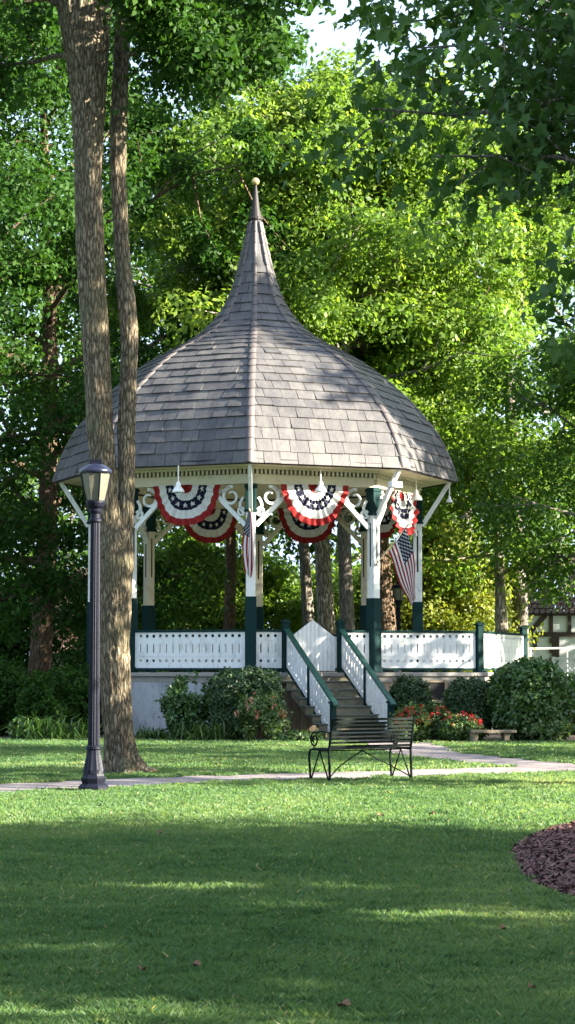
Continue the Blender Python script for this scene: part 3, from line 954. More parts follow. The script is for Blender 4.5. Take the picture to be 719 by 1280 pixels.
# ---- stairs
st = bpy.data.objects.new('staircase', None); COL.objects.link(st); st.parent = gz
NR, RUN = 8, 2.66
tr = RUN / (NR - 1)
rise = (1.49) / NR
face = fm + fn * 0.26
hwl, hwr = SW + 0.22, SW + 0.14
m = MB(); m2 = MB()
for i in range(NR - 1):            # i = 0 top step under the floor
    zt_ = 1.49 - rise * (i + 1)
    a0, a1 = tr * i, tr * (i + 1)
    for (mb, zc, zh, a_0, a_1, ov) in ((m2, zt_ - 0.02, 0.04, a0 - 0.0, a1 + 0.03, 0.02), (m, (zt_ - 0.041) / 2 - 0.05, zt_ - 0.041 + 0.1, a1 - 0.04, a1 - 0.0, 0.0)):
        mid = face + fn * ((a_0 + a_1) / 2) + fd * ((hwr - hwl) / 2)
        if mb is m:
            zl = zt_ - 0.041; zb0 = zl - rise + 0.0
            mb.box((mid.x, mid.y, (zl + zb0) / 2), (hwl + hwr - 0.01, a_1 - a_0, zl - zb0 - 0.004), 0, t=fd, n=fn)
        else:
            mb.box((mid.x, mid.y, zc), (hwl + hwr + 2 * ov, a_1 - a_0, zh), 0, t=fd, n=fn)
# top riser beneath the floor edge
mid = face - fn * 0.03 + fd * ((hwr - hwl) / 2)
m.box((mid.x, mid.y, 1.40 - rise / 2 + 0.0), (hwl + hwr - 0.01, 0.05, rise), 0, t=fd, n=fn)
m.build('riser', stepwood, st)
m2.build('tread', treadwood, st, bevel=0.008)
# stringers
for u in (-hwl + 0.25, hwr - 0.06):
    m = MB()
    a = face + fd * u
    poly = [a + Z * 1.24, a + fn * (RUN - 0.05) + Z * 0.10, a + fn * (RUN - 0.05) + Z * 0.0, a + fn * (RUN - 0.45) + Z * 0.0, a + Z * 0.95]
    m.prism(poly, fd * 0.05)
    m.build('stringer', oldwood, st)
# stair rails
for s_ in (-1, 1):
    top = fm + fd * (SW * s_) + fn * 0.02
    bot = fm + fd * (SW * s_) + fn * (RUN + 0.16)
    newel(top, 1.492, 2.66, fd, fn, 0.15, st)
    newel(bot, 0.0, 0.82, fd, fn, 0.12, st)
    ztop_, zbot_ = 2.46, 0.86
    a = top + fn * 0.10; b = bot - fn * 0.02
    m = MB()
    # upright board of the stair rail, sheared to the slope
    Lh = (b - a).length
    sl = (zbot_ - ztop_)
    pierced(m, a, b, 1.62, 2.42, 0.03, ROW_RAIL, slant=sl * 0.985, pitch=0.145)
    rl = m.build('rail_panel', white, st)
    m = MB()
    m.bar(a - fn * 0.06 + Z * (ztop_ + 0.05), b + fn * 0.20 + Z * (zbot_ - 0.08), 0.13, 0.055, 0)
    m.build('handrail', railgreen, rl, bevel=0.01)
    m = MB()
    m.bar(a + Z * (1.585), b + Z * (1.585 + sl * 0.985), 0.06, 0.06, 0)
    m.build('bottom_rail', green, rl)
    mid = a.lerp(b, 0.5)
    m = MB()
    m.box((mid.x, mid.y, 1.17), (0.085, 0.085, 1.02), 0, t=fd, n=fn)
    m.build('rail_post', green, rl)

# ------------------------------------------------------------------ bunting
def bunting(k, inward, label, rx=0.86, rz=0.96, uoff=0.0, sag=0.0, seed=0, wind=0.0):
    ph = 45 * k + 22.5
    n_ = gn(ph) * (-1 if inward else 1); t_ = gt(ph) * (-1 if inward else 1)
    base = gpt(ph, AP + (0.135 if not inward else -0.15), uoff, Z_BEAM0 + 0.02)
    o = thing('bunting', label, 'bunting', base, 'patriotic fan buntings under the bandstand roof')
    rb = random.Random(seed)
    p1, p2 = rb.uniform(0, 6), rb.uniform(0, 6)
    def pos(r_, th, lift=0.0):
        a = (0.008 + 0.026 * r_) * (0.75 + 0.5 * math.sin(5.3 * th + p2) ** 2)
        w = a * math.sin(th * 26 + 0.6 * math.sin(3 * th + p1)) + 0.07 * r_ * math.sin(2.2 * th + p2) + 0.03 * r_ * math.sin(7 * th + p1) + wind * r_ * r_
        x = -rx * r_ * math.cos(th) * (1 - sag * math.sin(th))
        z = -rz * (r_ ** 0.97) * math.sin(th) - 0.03 * math.sin(math.pi * abs(math.cos(th))) * r_
        return base + t_ * x + Z * z + n_ * (w + lift)
    bands = [(0.0, 0.20, 0, 'centre_cloth', red), (0.20, 0.38, 1, 'inner_band', wcloth), (0.38, 0.62, 2, 'star_band', navy), (0.62, 0.83, 1, 'outer_band', wcloth), (0.83, 1.0, 0, 'border', red)]
    NT = 208
    for (r0, r1, mi, nm, mt) in bands:
        m = MB()
        nr = 4
        vs = [pos(r0 + (r1 - r0) * i / nr, math.pi * j / NT) for i in range(nr + 1) for j in range(NT + 1)]
        fs = [(i * (NT + 1) + j, i * (NT + 1) + j + 1, (i + 1) * (NT + 1) + j + 1, (i + 1) * (NT + 1) + j) for i in range(nr) for j in range(NT)]
        m.add(vs, fs)
        b = m.build(nm, mt, o, smooth=True)
        if nm == 'star_band':
            m = MB()
            for i in range(7):
                thc = math.pi * (i + 0.5) / 7
                for lift_s in (1,):
                    pts = []
                    for j in range(10):
                        a = math.pi / 2 + j * math.pi / 5
                        rad = (0.07 if j % 2 == 0 else 0.03)
                        rr_ = 0.50 + rad * math.sin(a) / rz * -1
                        tt = thc + rad * math.cos(a) / (rx * 0.5)
                        pts.append(pos(rr_, tt, 0.012))
                    cpt = pos(0.5, thc, 0.022)
                    m.add(pts + [cpt], [(j, (j + 1) % 10, 10) for j in range(10)])
                    m.add([q - n_ * 0.03 for q in pts + [cpt]], [((j + 1) % 10, j, 10) for j in range(10)])
            m.build('star', wcloth, b)
    return o
bunting(-1, False, 'red white and blue fan bunting left of the front post, front side', seed=1, uoff=-0.05)
bunting(0, False, 'red white and blue fan bunting above the stairs, front side', seed=2, uoff=0.0)
bunting(1, False, 'fan bunting seen edgewise above the striped flag, right side of the bandstand', seed=3, uoff=0.05, wind=0.1, rz=1.05)
bunting(3, True, 'lower looking fan bunting on the far side behind the one above the stairs', seed=4, uoff=0.03)
bunting(4, True, 'lower looking fan bunting on the far side, left of the front post', seed=5, uoff=-0.1)
bunting(2, True, 'half hidden fan bunting on the far right side beside the striped flag', seed=6, uoff=0.0)

# ------------------------------------------------------------------ flags
def flag(label, H0, H1, F0, F1, folds, amp, pole_a, pole_b, seed, squeeze=None, fold=False):
    """hoist corners H0 (canton) H1, fly corners F0 F1"""
    o = thing('flag', label, 'flag', pole_a, 'flags on the bandstand posts')
    m = MB(); m.tube([pole_a, pole_b], 0.016, 8); 
    m.build('pole', solid('flag_pole_wood_%d' % seed, (0.45, 0.36, 0.24), (0.52, 0.43, 0.30), 5, 0.5), o)
    nrm = (H1 - H0).cross(F0 - H0).normalized()
    if nrm.y > 0: nrm = -nrm
    rb = random.Random(seed)
    def pos(u, v, lift=0.0):
        """u along the fly, v down the hoist"""
        uu = u * u * (3 - 2 * u) if False else u
        a = H0.lerp(F0, uu); b = H1.lerp(F1, uu)
        vv = v
        if fold: vv = v ** (0.42 + 0.58 * u)
        if squeeze: vv = 0.5 + (vv - 0.5) * squeeze(u)
        p_ = a.lerp(b, vv)
        w = amp * (0.35 + 0.65 * u) * math.sin(folds * v * math.pi * 2 + 1.7 * u) + amp * 0.4 * math.sin(5 * u + seed)
        return p_ + nrm * (w + lift) + (H1 - H0).normalized() * 0.03 * math.sin(4.0 * u + seed)
    NU, SUB = 44, 4
    parts = {'red_stripe': MB(), 'white_stripe': MB(), 'canton': MB()}
    for i in range(13):
        nm = 'red_stripe' if i % 2 == 0 else 'white_stripe'
        for a in range(SUB):
            v0, v1 = (i + a / SUB) / 13, (i + (a + 1) / SUB) / 13
            for j in range(NU):
                u0, u1 = j / NU, (j + 1) / NU
                key = 'canton' if (i < 7 and u1 <= 0.41) else nm
                parts[key].add([pos(u0, v0), pos(u1, v0), pos(u1, v1), pos(u0, v1)], [(0, 1, 2, 3)])
    parts['red_stripe'].build('red_stripe', red, o, smooth=True)
    parts['white_stripe'].build('white_stripe', wcloth, o, smooth=True)
    ca = parts['canton'].build('canton', navy, o, smooth=True)
    m = MB()
    for r_ in range(9):
        for c_ in range(6 if r_ % 2 == 0 else 5):
            u = 0.409 * ((c_ + (0.5 if r_ % 2 == 0 else 1.0)) / 6); v = 7 / 13 * (r_ + 0.75) / 9.5
            for sd in (1, -1):
                pts = []
                for j in range(10):
                    a = math.pi / 2 + j * math.pi / 5
                    k = 1 if j % 2 == 0 else 0.42
                    pts.append(pos(u + 0.021 * k * math.cos(a), v - 0.028 * k * math.sin(a), 0.006 * sd))
                m.add(pts + [pos(u, v, 0.007 * sd)], [(j, (j + 1) % 10, 10) for j in range(10)])
    m.build('star', wcloth, ca)
    return o
Yf = 49.1
flag('striped flag hanging open from a slanting staff on the right front post', P(508, 659, Yf), P(486, 690, Yf + .05), P(520.5, 747, Yf - .1), P(514.5, 757, Yf + .1), 1.6, 0.045,
     P(468, 708, 49.45), P(511, 655, Yf), 3, squeeze=lambda u: 1.0 + 0.9 * math.sin(math.pi * min(1, u * 1.15)) * u)
Yg = 47.75
flag('furled striped flag hanging limp in front of the foremost post', P(310.5, 638, Yg), P(313.8, 641, Yg - 0.25), P(308.0, 716, Yg + 0.1), P(314.5, 722, Yg - 0.2), 2.1, 0.035,
     gp(0, RP + 0.12, ZP_C - 0.35), P(312, 636, Yg - 0.05), 5, squeeze=lambda u: 1.0 + 1.9 * math.sin(math.pi * u), fold=True)

# ------------------------------------------------------------------ bell shaped lamps under the eave
def bell_lamp(px, py_top, py_bot, Y, label, k=.85):
    t0 = P(px, py_top, Y); b0 = P(px, py_bot, Y)
    h = min(0.34, (t0.z - b0.z))
    o = thing('hanging_lamp', label, 'lamp', (b0.x, b0.y, b0.z), 'white lamps under the bandstand eave')
    m = MB(); m.tube([b0 + Z * (0.28 * k), Vector((b0.x, b0.y, Z_DENT1 + 0.05))], 0.014, 8)
    m.build('stem', white, o)
    m = MB()
    hk = 0.30
    m.lathe(b0, [(r_ * k, z_ * k) for r_, z_ in [(0.17, 0.0), (0.172, 0.02), (0.15, 0.07), (0.10, 0.13), (0.07, 0.18), (0.065, 0.24), (0.05, 0.28), (0.02, 0.30), (0.001, 0.30)]], 22)
    m.build('shade', white, o, smooth=True)
bell_lamp(223, 598, 615.5, 48.0, 'white bell lamp hanging before the left front bunting')
bell_lamp(401, 598, 615, 48.35, 'white bell lamp hanging before the bunting above the stairs')
bell_lamp(520.5, 604, 625, 51.0, 'white bell lamp hanging over the right side bunting')
bell_lamp(562, 612, 628, 52.3, 'white bell lamp at the far right eave corner against the trees', k=.55)
# flood light box on the right front strut
c = P(494, 606, 48.75)
o = thing('flood_light', 'white box shaped flood light on the right front eave strut', 'flood light', c)
m = MB(); m.box(c, (0.30, 0.20, 0.15), 0, t=gt(30), n=gn(30)); m.build('housing', white, o, bevel=0.015)
m = MB(); m.box(c + Z * 0.09 - gn(30) * 0.03, (0.09, 0.05, 0.12), 0, t=gt(30), n=gn(30)); m.build('mount', white, o)
# ------------------------------------------------------------------ street lamps
def street_lamp(base, H, label, cap=lampblue):
    """H height of the top of the lantern cap"""
    k = H / 4.2
    o = thing('street_lamp', label, 'street lamp', base, 'park street lamps')
    b = Vector(base)
    flute = lambda j, z: 1.0 + 0.055 * (1 if j % 2 else -1)
    m = MB()
    m.lathe(b, [(0.205, 0), (0.205, 0.07), (0.19, 0.09), (0.155, 0.115), (0.165, 0.15), (0.172, 0.18), (0.15, 0.21), (0.142, 0.24)], 8, rot=R(22.5))
    m.lathe(b + Z * 0.24, [(0.14, 0), (0.135, 0.05), (0.115, 0.15), (0.095, 0.24), (0.088, 0.30), (0.105, 0.315), (0.105, 0.345), (0.085, 0.36)], 32, mod=lambda j, z: 1 + (0.035 * (1 if (j // 2) % 2 else -1) if 0.02 < z < 0.31 else 0))
    m.build('pedestal', lampblack, o)
    m = MB()
    gh = 0.345 * k
    top = H - 0.14 * k - gh - 0.016
    m.lathe(b + Z * 0.59, [(0.074, 0), (0.068, 0.6), (0.059, top - 0.85)], 32, mod=flute)
    m.lathe(b + Z * (top - 0.27), [(0.068, 0), (0.085, 0.012), (0.085, 0.04), (0.068, 0.055)], 24)
    m.build('shaft', lampblack, o)
    z0 = top - 0.22
    m = MB()
    m.lathe(b + Z * z0, [(0.064, 0), (0.064, 0.06), (0.08, 0.08), (0.088, 0.105), (0.075, 0.125), (0.11, 0.16), (0.125, 0.205), (0.125, 0.235)], 24)
    m.build('neck', lampblack, o, smooth=False)
    zl = z0 + 0.236
    m = MB()
    m.lathe(b + Z * zl, [(0.122, 0), (0.16, gh * 0.45), (0.195, gh)], 8, rot=R(22.5))
    lan = m.build('lantern_glass', frost, o)
    m = MB()
    for j in range(4):
        a = R(22.5 + 90 * j + 22.5 * 0)
        dv = Vector((math.cos(a), math.sin(a), 0))
        m.tube([b + Z * zl + dv * 0.128, b + Z * (zl + gh * 0.45) + dv * 0.166, b + Z * (zl + gh) + dv * 0.20], 0.010, 6)
    m.build('rib', lampblack, lan)
    m = MB()
    m.lathe(b + Z * (zl + gh), [(0.20, 0), (0.213, 0.012), (0.215, 0.045), (0.20, 0.06), (0.17, 0.085), (0.12, 0.115), (0.05, 0.135), (0.02, 0.14), (0.001, 0.14)], 24)
    c = m.build('cap', cap, o, smooth=True)
    m = MB(); m.box(b + Z * (zl + gh + 0.165), (0.16, 0.03, 0.055)); m.box(b + Z * (zl + gh + 0.135), (0.03, 0.028, 0.03)); m.build('finial', lampblack, c)
    return o
lb = gnd(117, 990)
street_lamp(lb, zof(577, lb.y) - 0.02, 'dark fluted lamp post with frosted lantern, standing by the forked tree trunk')
l2 = Vector(((498 - CX) / F * 61.0, 61.0, 0))
street_lamp(l2, zof(730, 61.0), 'small dark lamp post seen through the bandstand below the striped flag', lampblack)

# ------------------------------------------------------------------ park bench (seen from behind)
bb = gnd(463, 977)
ang = R(30)
bt = Vector((math.cos(ang), math.sin(ang), 0)); bn = Vector((-math.sin(ang), math.cos(ang), 0))   # bn: the way the sitter looks
bn = Vector((-0.62, 0.60, 0)).normalized()
pBL, pBR = gnd(411.5, 979), gnd(513.5, 975.5)
mid = (pBL + pBR) / 2
L2 = (pBR - pBL); bt = L2.normalized(); LB = L2.length
bn = Vector((-bt.y, bt.x, 0))
o = thing('park_bench', 'dark green iron bench with slatted back and scrolled arms beside the path', 'bench', mid)
def bp(u, w, z): return mid + bt * u + bn * w + Z * z
SEAT, DEP = 0.45, 0.47
hb = zof(897, mid.y)
for s_ in (-1, 1):
    u = s_ * LB / 2
    m = MB()
    m.tube([bp(u, -0.02, 0), bp(u, 0.0, SEAT), bp(u, -0.09, hb)], 0.018, 8)
    m.build('back_post', benchiron, o)
    m = MB()
    pts = [bp(u, DEP + 0.02, 0), bp(u, DEP + 0.03, 0.18), bp(u, DEP + 0.05, 0.34), bp(u, DEP + 0.02, SEAT - 0.01), bp(u, DEP - 0.08, SEAT + 0.005), bp(u, 0.0, SEAT)]
    m.tube(smooth_line(pts, 6), 0.016, 8)
    m.build('leg', benchiron, o, smooth=True)
    m = MB()
    m.tube([bp(u, 0.01, 0.03), bp(u, DEP * 0.52, SEAT - 0.01), bp(u, DEP, 0.03)], 0.012, 6)
    m.build('leg_brace', benchiron, o)
    m = MB()
    pts = [bp(u, -0.04, SEAT + 0.24), bp(u, 0.18, SEAT + 0.26), bp(u, 0.36, SEAT + 0.24)]
    for i in range(22):
        t = i / 21; a = R(90 - 500 * t); r_ = 0.105 - 0.065 * t
        pts.append(bp(u, 0.38 + r_ * math.cos(a), SEAT + 0.14 + r_ * math.sin(a)))
    m.tube(smooth_line(pts, 3), 0.013, 6)
    m.tube([bp(u, 0.40, SEAT + 0.04), bp(u, 0.36, SEAT)], 0.012, 6)
    m.build('armrest', benchiron, o, smooth=True)
for i in range(8):
    z = SEAT + 0.055 + (hb - 0.02 - SEAT - 0.055) * i / 7
    w = -0.09 * (z - SEAT) / (hb - SEAT)
    m = MB(); m.box(bp(0, w, z), (LB - 0.02, 0.012, 0.031), 0, t=bt, n=bn); m.build('back_slat', benchiron, o)
for i in range(8):
    w = 0.03 + (DEP - 0.03) * i / 7
    m = MB(); m.box(bp(0, w, SEAT + 0.018 - (0.02 if i > 6 else 0)), (LB + 0.02, 0.038, 0.012), 0, t=bt, n=bn); m.build('seat_slat', benchiron, o)
m = MB()
for s_ in (-1, 1):
    m.tube(smooth_line([bp(-0.02 * s_, 0.22, SEAT - 0.01), bp(s_ * LB * 0.28, 0.15, 0.24), bp(s_ * LB * 0.5, 0.01, 0.06)], 5), 0.010, 6)
m.tube([bp(-LB / 2, 0.25, SEAT - 0.012), bp(LB / 2, 0.25, SEAT - 0.012)], 0.010, 6)
m.build('cross_brace', benchiron, o)

# ------------------------------------------------------------------ low plank bench at the flower bed
a, b = P(588, 912.5, 45.0), P(643, 912.5, 45.25)
o = thing('plank_bench', 'low weathered wooden plank bench between the red flowers and the round bush', 'bench', ((a.x + b.x) / 2, 45.1, 0))
d = (b - a).normalized(); nn = Vector((d.y, -d.x, 0))
ztop = a.z
m = MB(); m.box(((a.x + b.x) / 2, 45.1, ztop - 0.03), ((b - a).length, 0.30, 0.055), 0, t=d, n=nn); m.build('seat', oldwood, o, bevel=0.006)
for f_ in (0.08, 0.80):
    c = a.lerp(b, f_)
    m = MB()
    m.prism([c - d * 0.05 + nn * .10 + Z * (ztop * 0 - c.z), c + d * 0.05 + nn * .10 + Z * (-c.z), c + d * 0.07 + nn * .10 + Z * (ztop - 0.06 - c.z), c - d * 0.07 + nn * .10 + Z * (ztop - 0.06 - c.z)], -nn * 0.22)
    m.build('leg', oldwood, o)
# dark bench half out of the picture
a = P(716, 897, 47.5)
o = thing('low_table', 'low dark table by the round bush at the edge of the picture', 'table', (a.x, a.y, 0))
m = MB(); m.box((a.x, a.y, a.z + 0.03), (1.2, 0.45, 0.07)); m.build('top', benchiron, o, bevel=0.01)
for sx in (-1, 1):
    m = MB(); m.box((a.x + sx * 0.42, a.y, (a.z - 0.006) / 2), (0.07, 0.3, a.z - 0.008)); m.build('leg', benchiron, o)

# ------------------------------------------------------------------ half timbered house on the right
HY = 74.0
hx0 = P(659, 800, HY).x
o = thing('timbered_house', 'white half timbered house with brown shingled roof behind the trees', 'house', (hx0 + 4, HY + 3.5, 0))
ze = zof(768, HY)
m = MB(); m.boxf((hx0 + 4.0, HY + 3.5, ze / 2 - 0.05), (4.0, 0, 0), (0, 3.5, 0), (0, 0, ze / 2 + 0.05)); wl = m.build('wall', stucco, o)
def tim(px0, py0, px1, py1, w, nm='timber'):
    a, b = P(px0, py0, HY - 0.03), P(px1, py1, HY - 0.03)
    m = MB(); m.bar(a, b, 0.08, w, 0, up=(0, -1, 0)) if False else m.boxf((a + b) / 2, (b - a) / 2, Vector((0, 0.04, 0)), ((b - a).normalized().cross(Vector((0, 1, 0)))) * w / 2)
    m.build(nm, timber, wl)
tim(663, 793, 790, 793, 0.16)
tim(664, 789, 682, 769, 0.17)
tim(689, 769, 689, 790, 0.13)
tim(712, 770, 712, 790, 0.13)
tim(669, 796, 669, 812, 0.12)
tim(663, 767.2, 790, 767.2, 0.14)
tim(740, 796, 740, 890, 0.14)
# toothed timber at the corner of the lower wall
m = MB()
for i in range(16):
    z_ = 0.1 + i * 0.17
    a = P(693, 800, HY - 0.04)
    m.box((a.x + (0.05 if i % 2 else 0), HY - 0.045, z_ + 0.08), (0.24 if i % 2 else 0.34, 0.08, 0.166))
m.build('corner_quoin', timber, wl)
# roof: steep hipped slopes with a rounded peak
ov = 0.22
x0, x1, y0, y1 = hx0 - ov, hx0 + 8.2, HY - ov, HY + 7.2
px = P(655, 741, HY + 0.6)
zr = ze + 2.6
V, Fq, vv = [], [], []
def slope(A, B, C, D, rows, cols):
    for i in range(rows):
        for j in range(cols):
            f0, f1 = i / rows, (i + 1) / rows
            off = 0.5 if i % 2 else 0
            g0, g1 = max(0, (j - off) / cols), min(1, (j + 1 - off) / cols)
            def q(g, f, l): 
                p_ = A.lerp(B, g).lerp(D.lerp(C, g), f)
                n_ = (B - A).cross(D - A).normalized()
                return p_ + n_ * l
            n0 = len(V); V.extend([tuple(q(g0 + .004, f0, .05)), tuple(q(g1 - .004, f0, .05)), tuple(q(g1 - .004, f1, .012)), tuple(q(g0 + .004, f1, .012))]); Fq.append((n0, n0 + 1, n0 + 2, n0 + 3)); vv.append(rnd.random())
            n0 = len(V); V.extend([tuple(q(g0 + .004, f0, 0)), tuple(q(g1 - .004, f0, 0)), tuple(q(g1 - .004, f0, .05)), tuple(q(g0 + .004, f0, .05))]); Fq.append((n0, n0 + 1, n0 + 2, n0 + 3)); vv.append(0.0)
A, B = Vector((x0, y0, ze)), Vector((x1, y0, ze))
C, D = Vector((x1, y1, ze)), Vector((x0, y1, ze))
r0, r1 = Vector((x0 + 0.9, (y0 + y1) / 2, zr)), Vector((x1, (y0 + y1) / 2, zr))
slope(A, B, r1, r0, 14, 40); slope(D, A, r0, r0, 14, 30); slope(C, D, r0, r1, 14, 30)
np_mesh('roof', V, Fq, brownshingle, o, var=vv)
m = MB()
m.prism([Vector((x0 + .03, y0 + .03, ze - 0.03)), Vector((x1, y0 + .03, ze - 0.03)), Vector((x1, y1, ze - 0.03)), Vector((x0 + .03, y1, ze - 0.03))], Z * 0.02)
m.build('eave_board', timber, o)
# white handrail and lattice in front of the house
a, b = P(659, 811, 68.0), P(800, 808.5, 69.0)
o = thing('pipe_handrail', 'thin white handrail running in front of the half timbered house', 'handrail', (a.x, a.y, 0))
m = MB(); m.tube([a, b], 0.03, 8); m.build('rail', white, o)
for f_ in (0.03, 0.35, 0.7, 0.98):
    c = a.lerp(b, f_); m = MB(); m.tube([Vector((c.x, c.y, 0)), c], 0.025, 8); m.build('post', white, o)
a, b = P(692, 868, 62.0), P(800, 868, 62.5)
o = thing('lattice_fence', 'white lattice fence panel below the half timbered house', 'fence', (a.x, a.y, 0))
zt_, zb_ = zof(823, 62.0), 0.05
Lf = b.x - a.x
m = MB()
H_ = zt_ - zb_
st_ = 0.14
i = -int(H_ / st_) - 1
while i * st_ < Lf:
    for sg in (0, 1):
        xs0 = i * st_; 
        p0 = [xs0, 0.0]; p1 = [xs0 + H_, H_]
        if p0[0] < 0: p0 = [0.0, -xs0]
        if p1[0] > Lf: p1 = [Lf, Lf - xs0]
        if p1[0] - p0[0] < 0.03: continue
        if sg == 0: A_, B_ = Vector((a.x + p0[0], 62.0, zb_ + p0[1])), Vector((a.x + p1[0], 62.0, zb_ + p1[1]))
        else: A_, B_ = Vector((a.x + p0[0], 62.014, zb_ + H_ - p0[1])), Vector((a.x + p1[0], 62.014, zb_ + H_ - p1[1]))
        m.boxf((A_ + B_) / 2, (B_ - A_) / 2, Vector((0, 0.005, 0)), ((B_ - A_).normalized().cross(Vector((0, 1, 0)))) * 0.022)
    i += 1
m.build('lattice', white, o)
m = MB()
for zz in (zb_, zt_): m.box((a.x + Lf / 2, 62.0, zz), (Lf + 0.08, 0.06, 0.07))
for xx in (0, Lf / 2, Lf): m.box((a.x + xx, 62.03, zt_ / 2), (0.08, 0.08, zt_ + 0.1))
m.build('frame', white, o)

# ------------------------------------------------------------------ tan house far off on the left
HY2 = 78.0
xr = P(150, 800, HY2).x; xl = P(40, 800, HY2).x
o = thing('tan_house', 'tan house with a red brown porch beam and white posts behind the left shrubs', 'house', ((xl + xr) / 2, HY2 + 3, 0))
zh = zof(786, HY2)
m = MB(); m.box(((xl + xr) / 2, HY2 + 3, zh / 2), (xr - xl, 6, zh)); wl = m.build('wall', tanstucco, o)
A, B = Vector((xl - .4, HY2 - .4, zh)), Vector((xr + .4, HY2 - .4, zh)); C, D = Vector((xr + .4, HY2 + 6.4, zh)), Vector((xl - .4, HY2 + 6.4, zh))
r0, r1 = Vector((xl + 2, HY2 + 3, zh + 2.4)), Vector((xr - 2, HY2 + 3, zh + 2.4))
m = MB(); m.add([A, B, C, D, r0, r1], [(0, 1, 5, 4), (1, 2, 5), (2, 3, 4, 5), (3, 0, 4), (3, 2, 1, 0)]); m.build('roof', brownshingle, o)
zb = zof(817.5, HY2 - 1.5)
m = MB(); m.box(((xl + xr) / 2 + 0.6, HY2 - 0.78, zb), (xr - xl - 1.0, 1.5, 0.20)); m.build('porch_roof', redbrown, o)
for px_ in (97, 120, 60):
    q = P(px_, 825, HY2 - 1.4)
    m = MB(); m.box((q.x, HY2 - 1.4, (zb - 0.11) / 2), (0.22, 0.22, zb - 0.11)); m.build('porch_post', white, o)
q = P(108, 832, HY2 - 0.01)
m = MB(); m.box((q.x, HY2 - 0.02, 1.3), (0.95, 0.06, 1.5)); m.build('window', blackhole, wl)
q = P(88, 832, HY2 - 0.01)
m = MB(); m.box((q.x, HY2 - 0.02, 1.1), (0.5, 0.06, 2.1)); m.build('door', blackhole, wl)
# ------------------------------------------------------------------ foliage
def unit(a): return a / (np.linalg.norm(a, axis=1, keepdims=True) + 1e-9)
T_LEAF = (np.array([(0, 0, 0), (0.5, 0.30, -.06), (1.0, 0, -.10), (0.5, -0.30, -.06)]), np.array([(0, 1, 2, 3)]))
# lobed maple leaf: outline around a middle point, as quads fanned from the stem
_o = [(0.0, 0.0), (0.06, 0.26), (-0.06, 0.46), (0.22, 0.36), (0.42, 0.62), (0.52, 0.34), (0.60, 0.22), (0.78, 0.20), (1.05, 0.0)]
_out = _o + [(x, -y) for x, y in reversed(_o[1:-1])]
_ctr = (0.38, 0.0)
_mv = [(_ctr[0], 0, -0.04)] + [(x, y * .82, 0.22 * abs(y) - 0.22 * x * x) for x, y in _out]
_n = len(_out)
T_MAPLE = (np.array(_mv), np.array([(0, 1 + i, 1 + (i + 1) % _n, 1 + (i + 2) % _n) for i in range(0, _n, 2)]))
T_BLADE = (np.array([(0, -0.035, 0), (0, 0.035, 0), (0.6, 0.045, 0.12), (0.6, -0.045, 0.12)] + [(1.0, 0.004, -0.02), (1.0, -0.004, -0.02)]), np.array([(0, 1, 2, 3), (3, 2, 4, 5)]))

def leaves(name, c, d, nrm, size, tmpl, mat, parent, var):
    tv, tf = tmpl
    n = len(c); k = len(tv)
    d = unit(d)
    side = unit(np.cross(nrm, d))
    up = np.cross(d, side)
    sz = size[:, None, None] if hasattr(size, '__len__') else size
    off = (tv[None, :, 0:1] * d[:, None, :] + tv[None, :, 1:2] * side[:, None, :] + tv[None, :, 2:3] * up[:, None, :]) * sz
    V = (c[:, None, :] + off).reshape(-1, 3)
    Fc = (tf[None, :, :] + (np.arange(n) * k)[:, None, None]).reshape(-1, 4)
    return np_mesh(name, V, Fc, mat, parent, var=np.repeat(var, len(tf)))

def clump_leaves(rs, centers, radii, per, leaf, up=0.55, flat=0.7, toward=None):
    """leaf positions, directions, normals about clump centres (shell biased)"""
    n = len(centers)
    idx = np.repeat(np.arange(n), per)
    m_ = len(idx)
    u = unit(rs.normal(0, 1, (m_, 3)))
    r_ = rs.uniform(0.25, 1.0, m_) ** 0.5
    off = u * r_[:, None] * radii[idx][:, None]
    off[:, 2] *= flat
    off += rs.normal(0, 0.10, (m_, 3)) * radii[idx][:, None]
    c = centers[idx] + off
    nrm = unit(u * 0.65 + np.array([0, 0, up])[None] + rs.normal(0, 0.45, (m_, 3)))
    d = unit(np.cross(nrm, rs.normal(0, 1, (m_, 3))) + np.array([0, 0, -0.35])[None])
    return c, d, nrm, idx

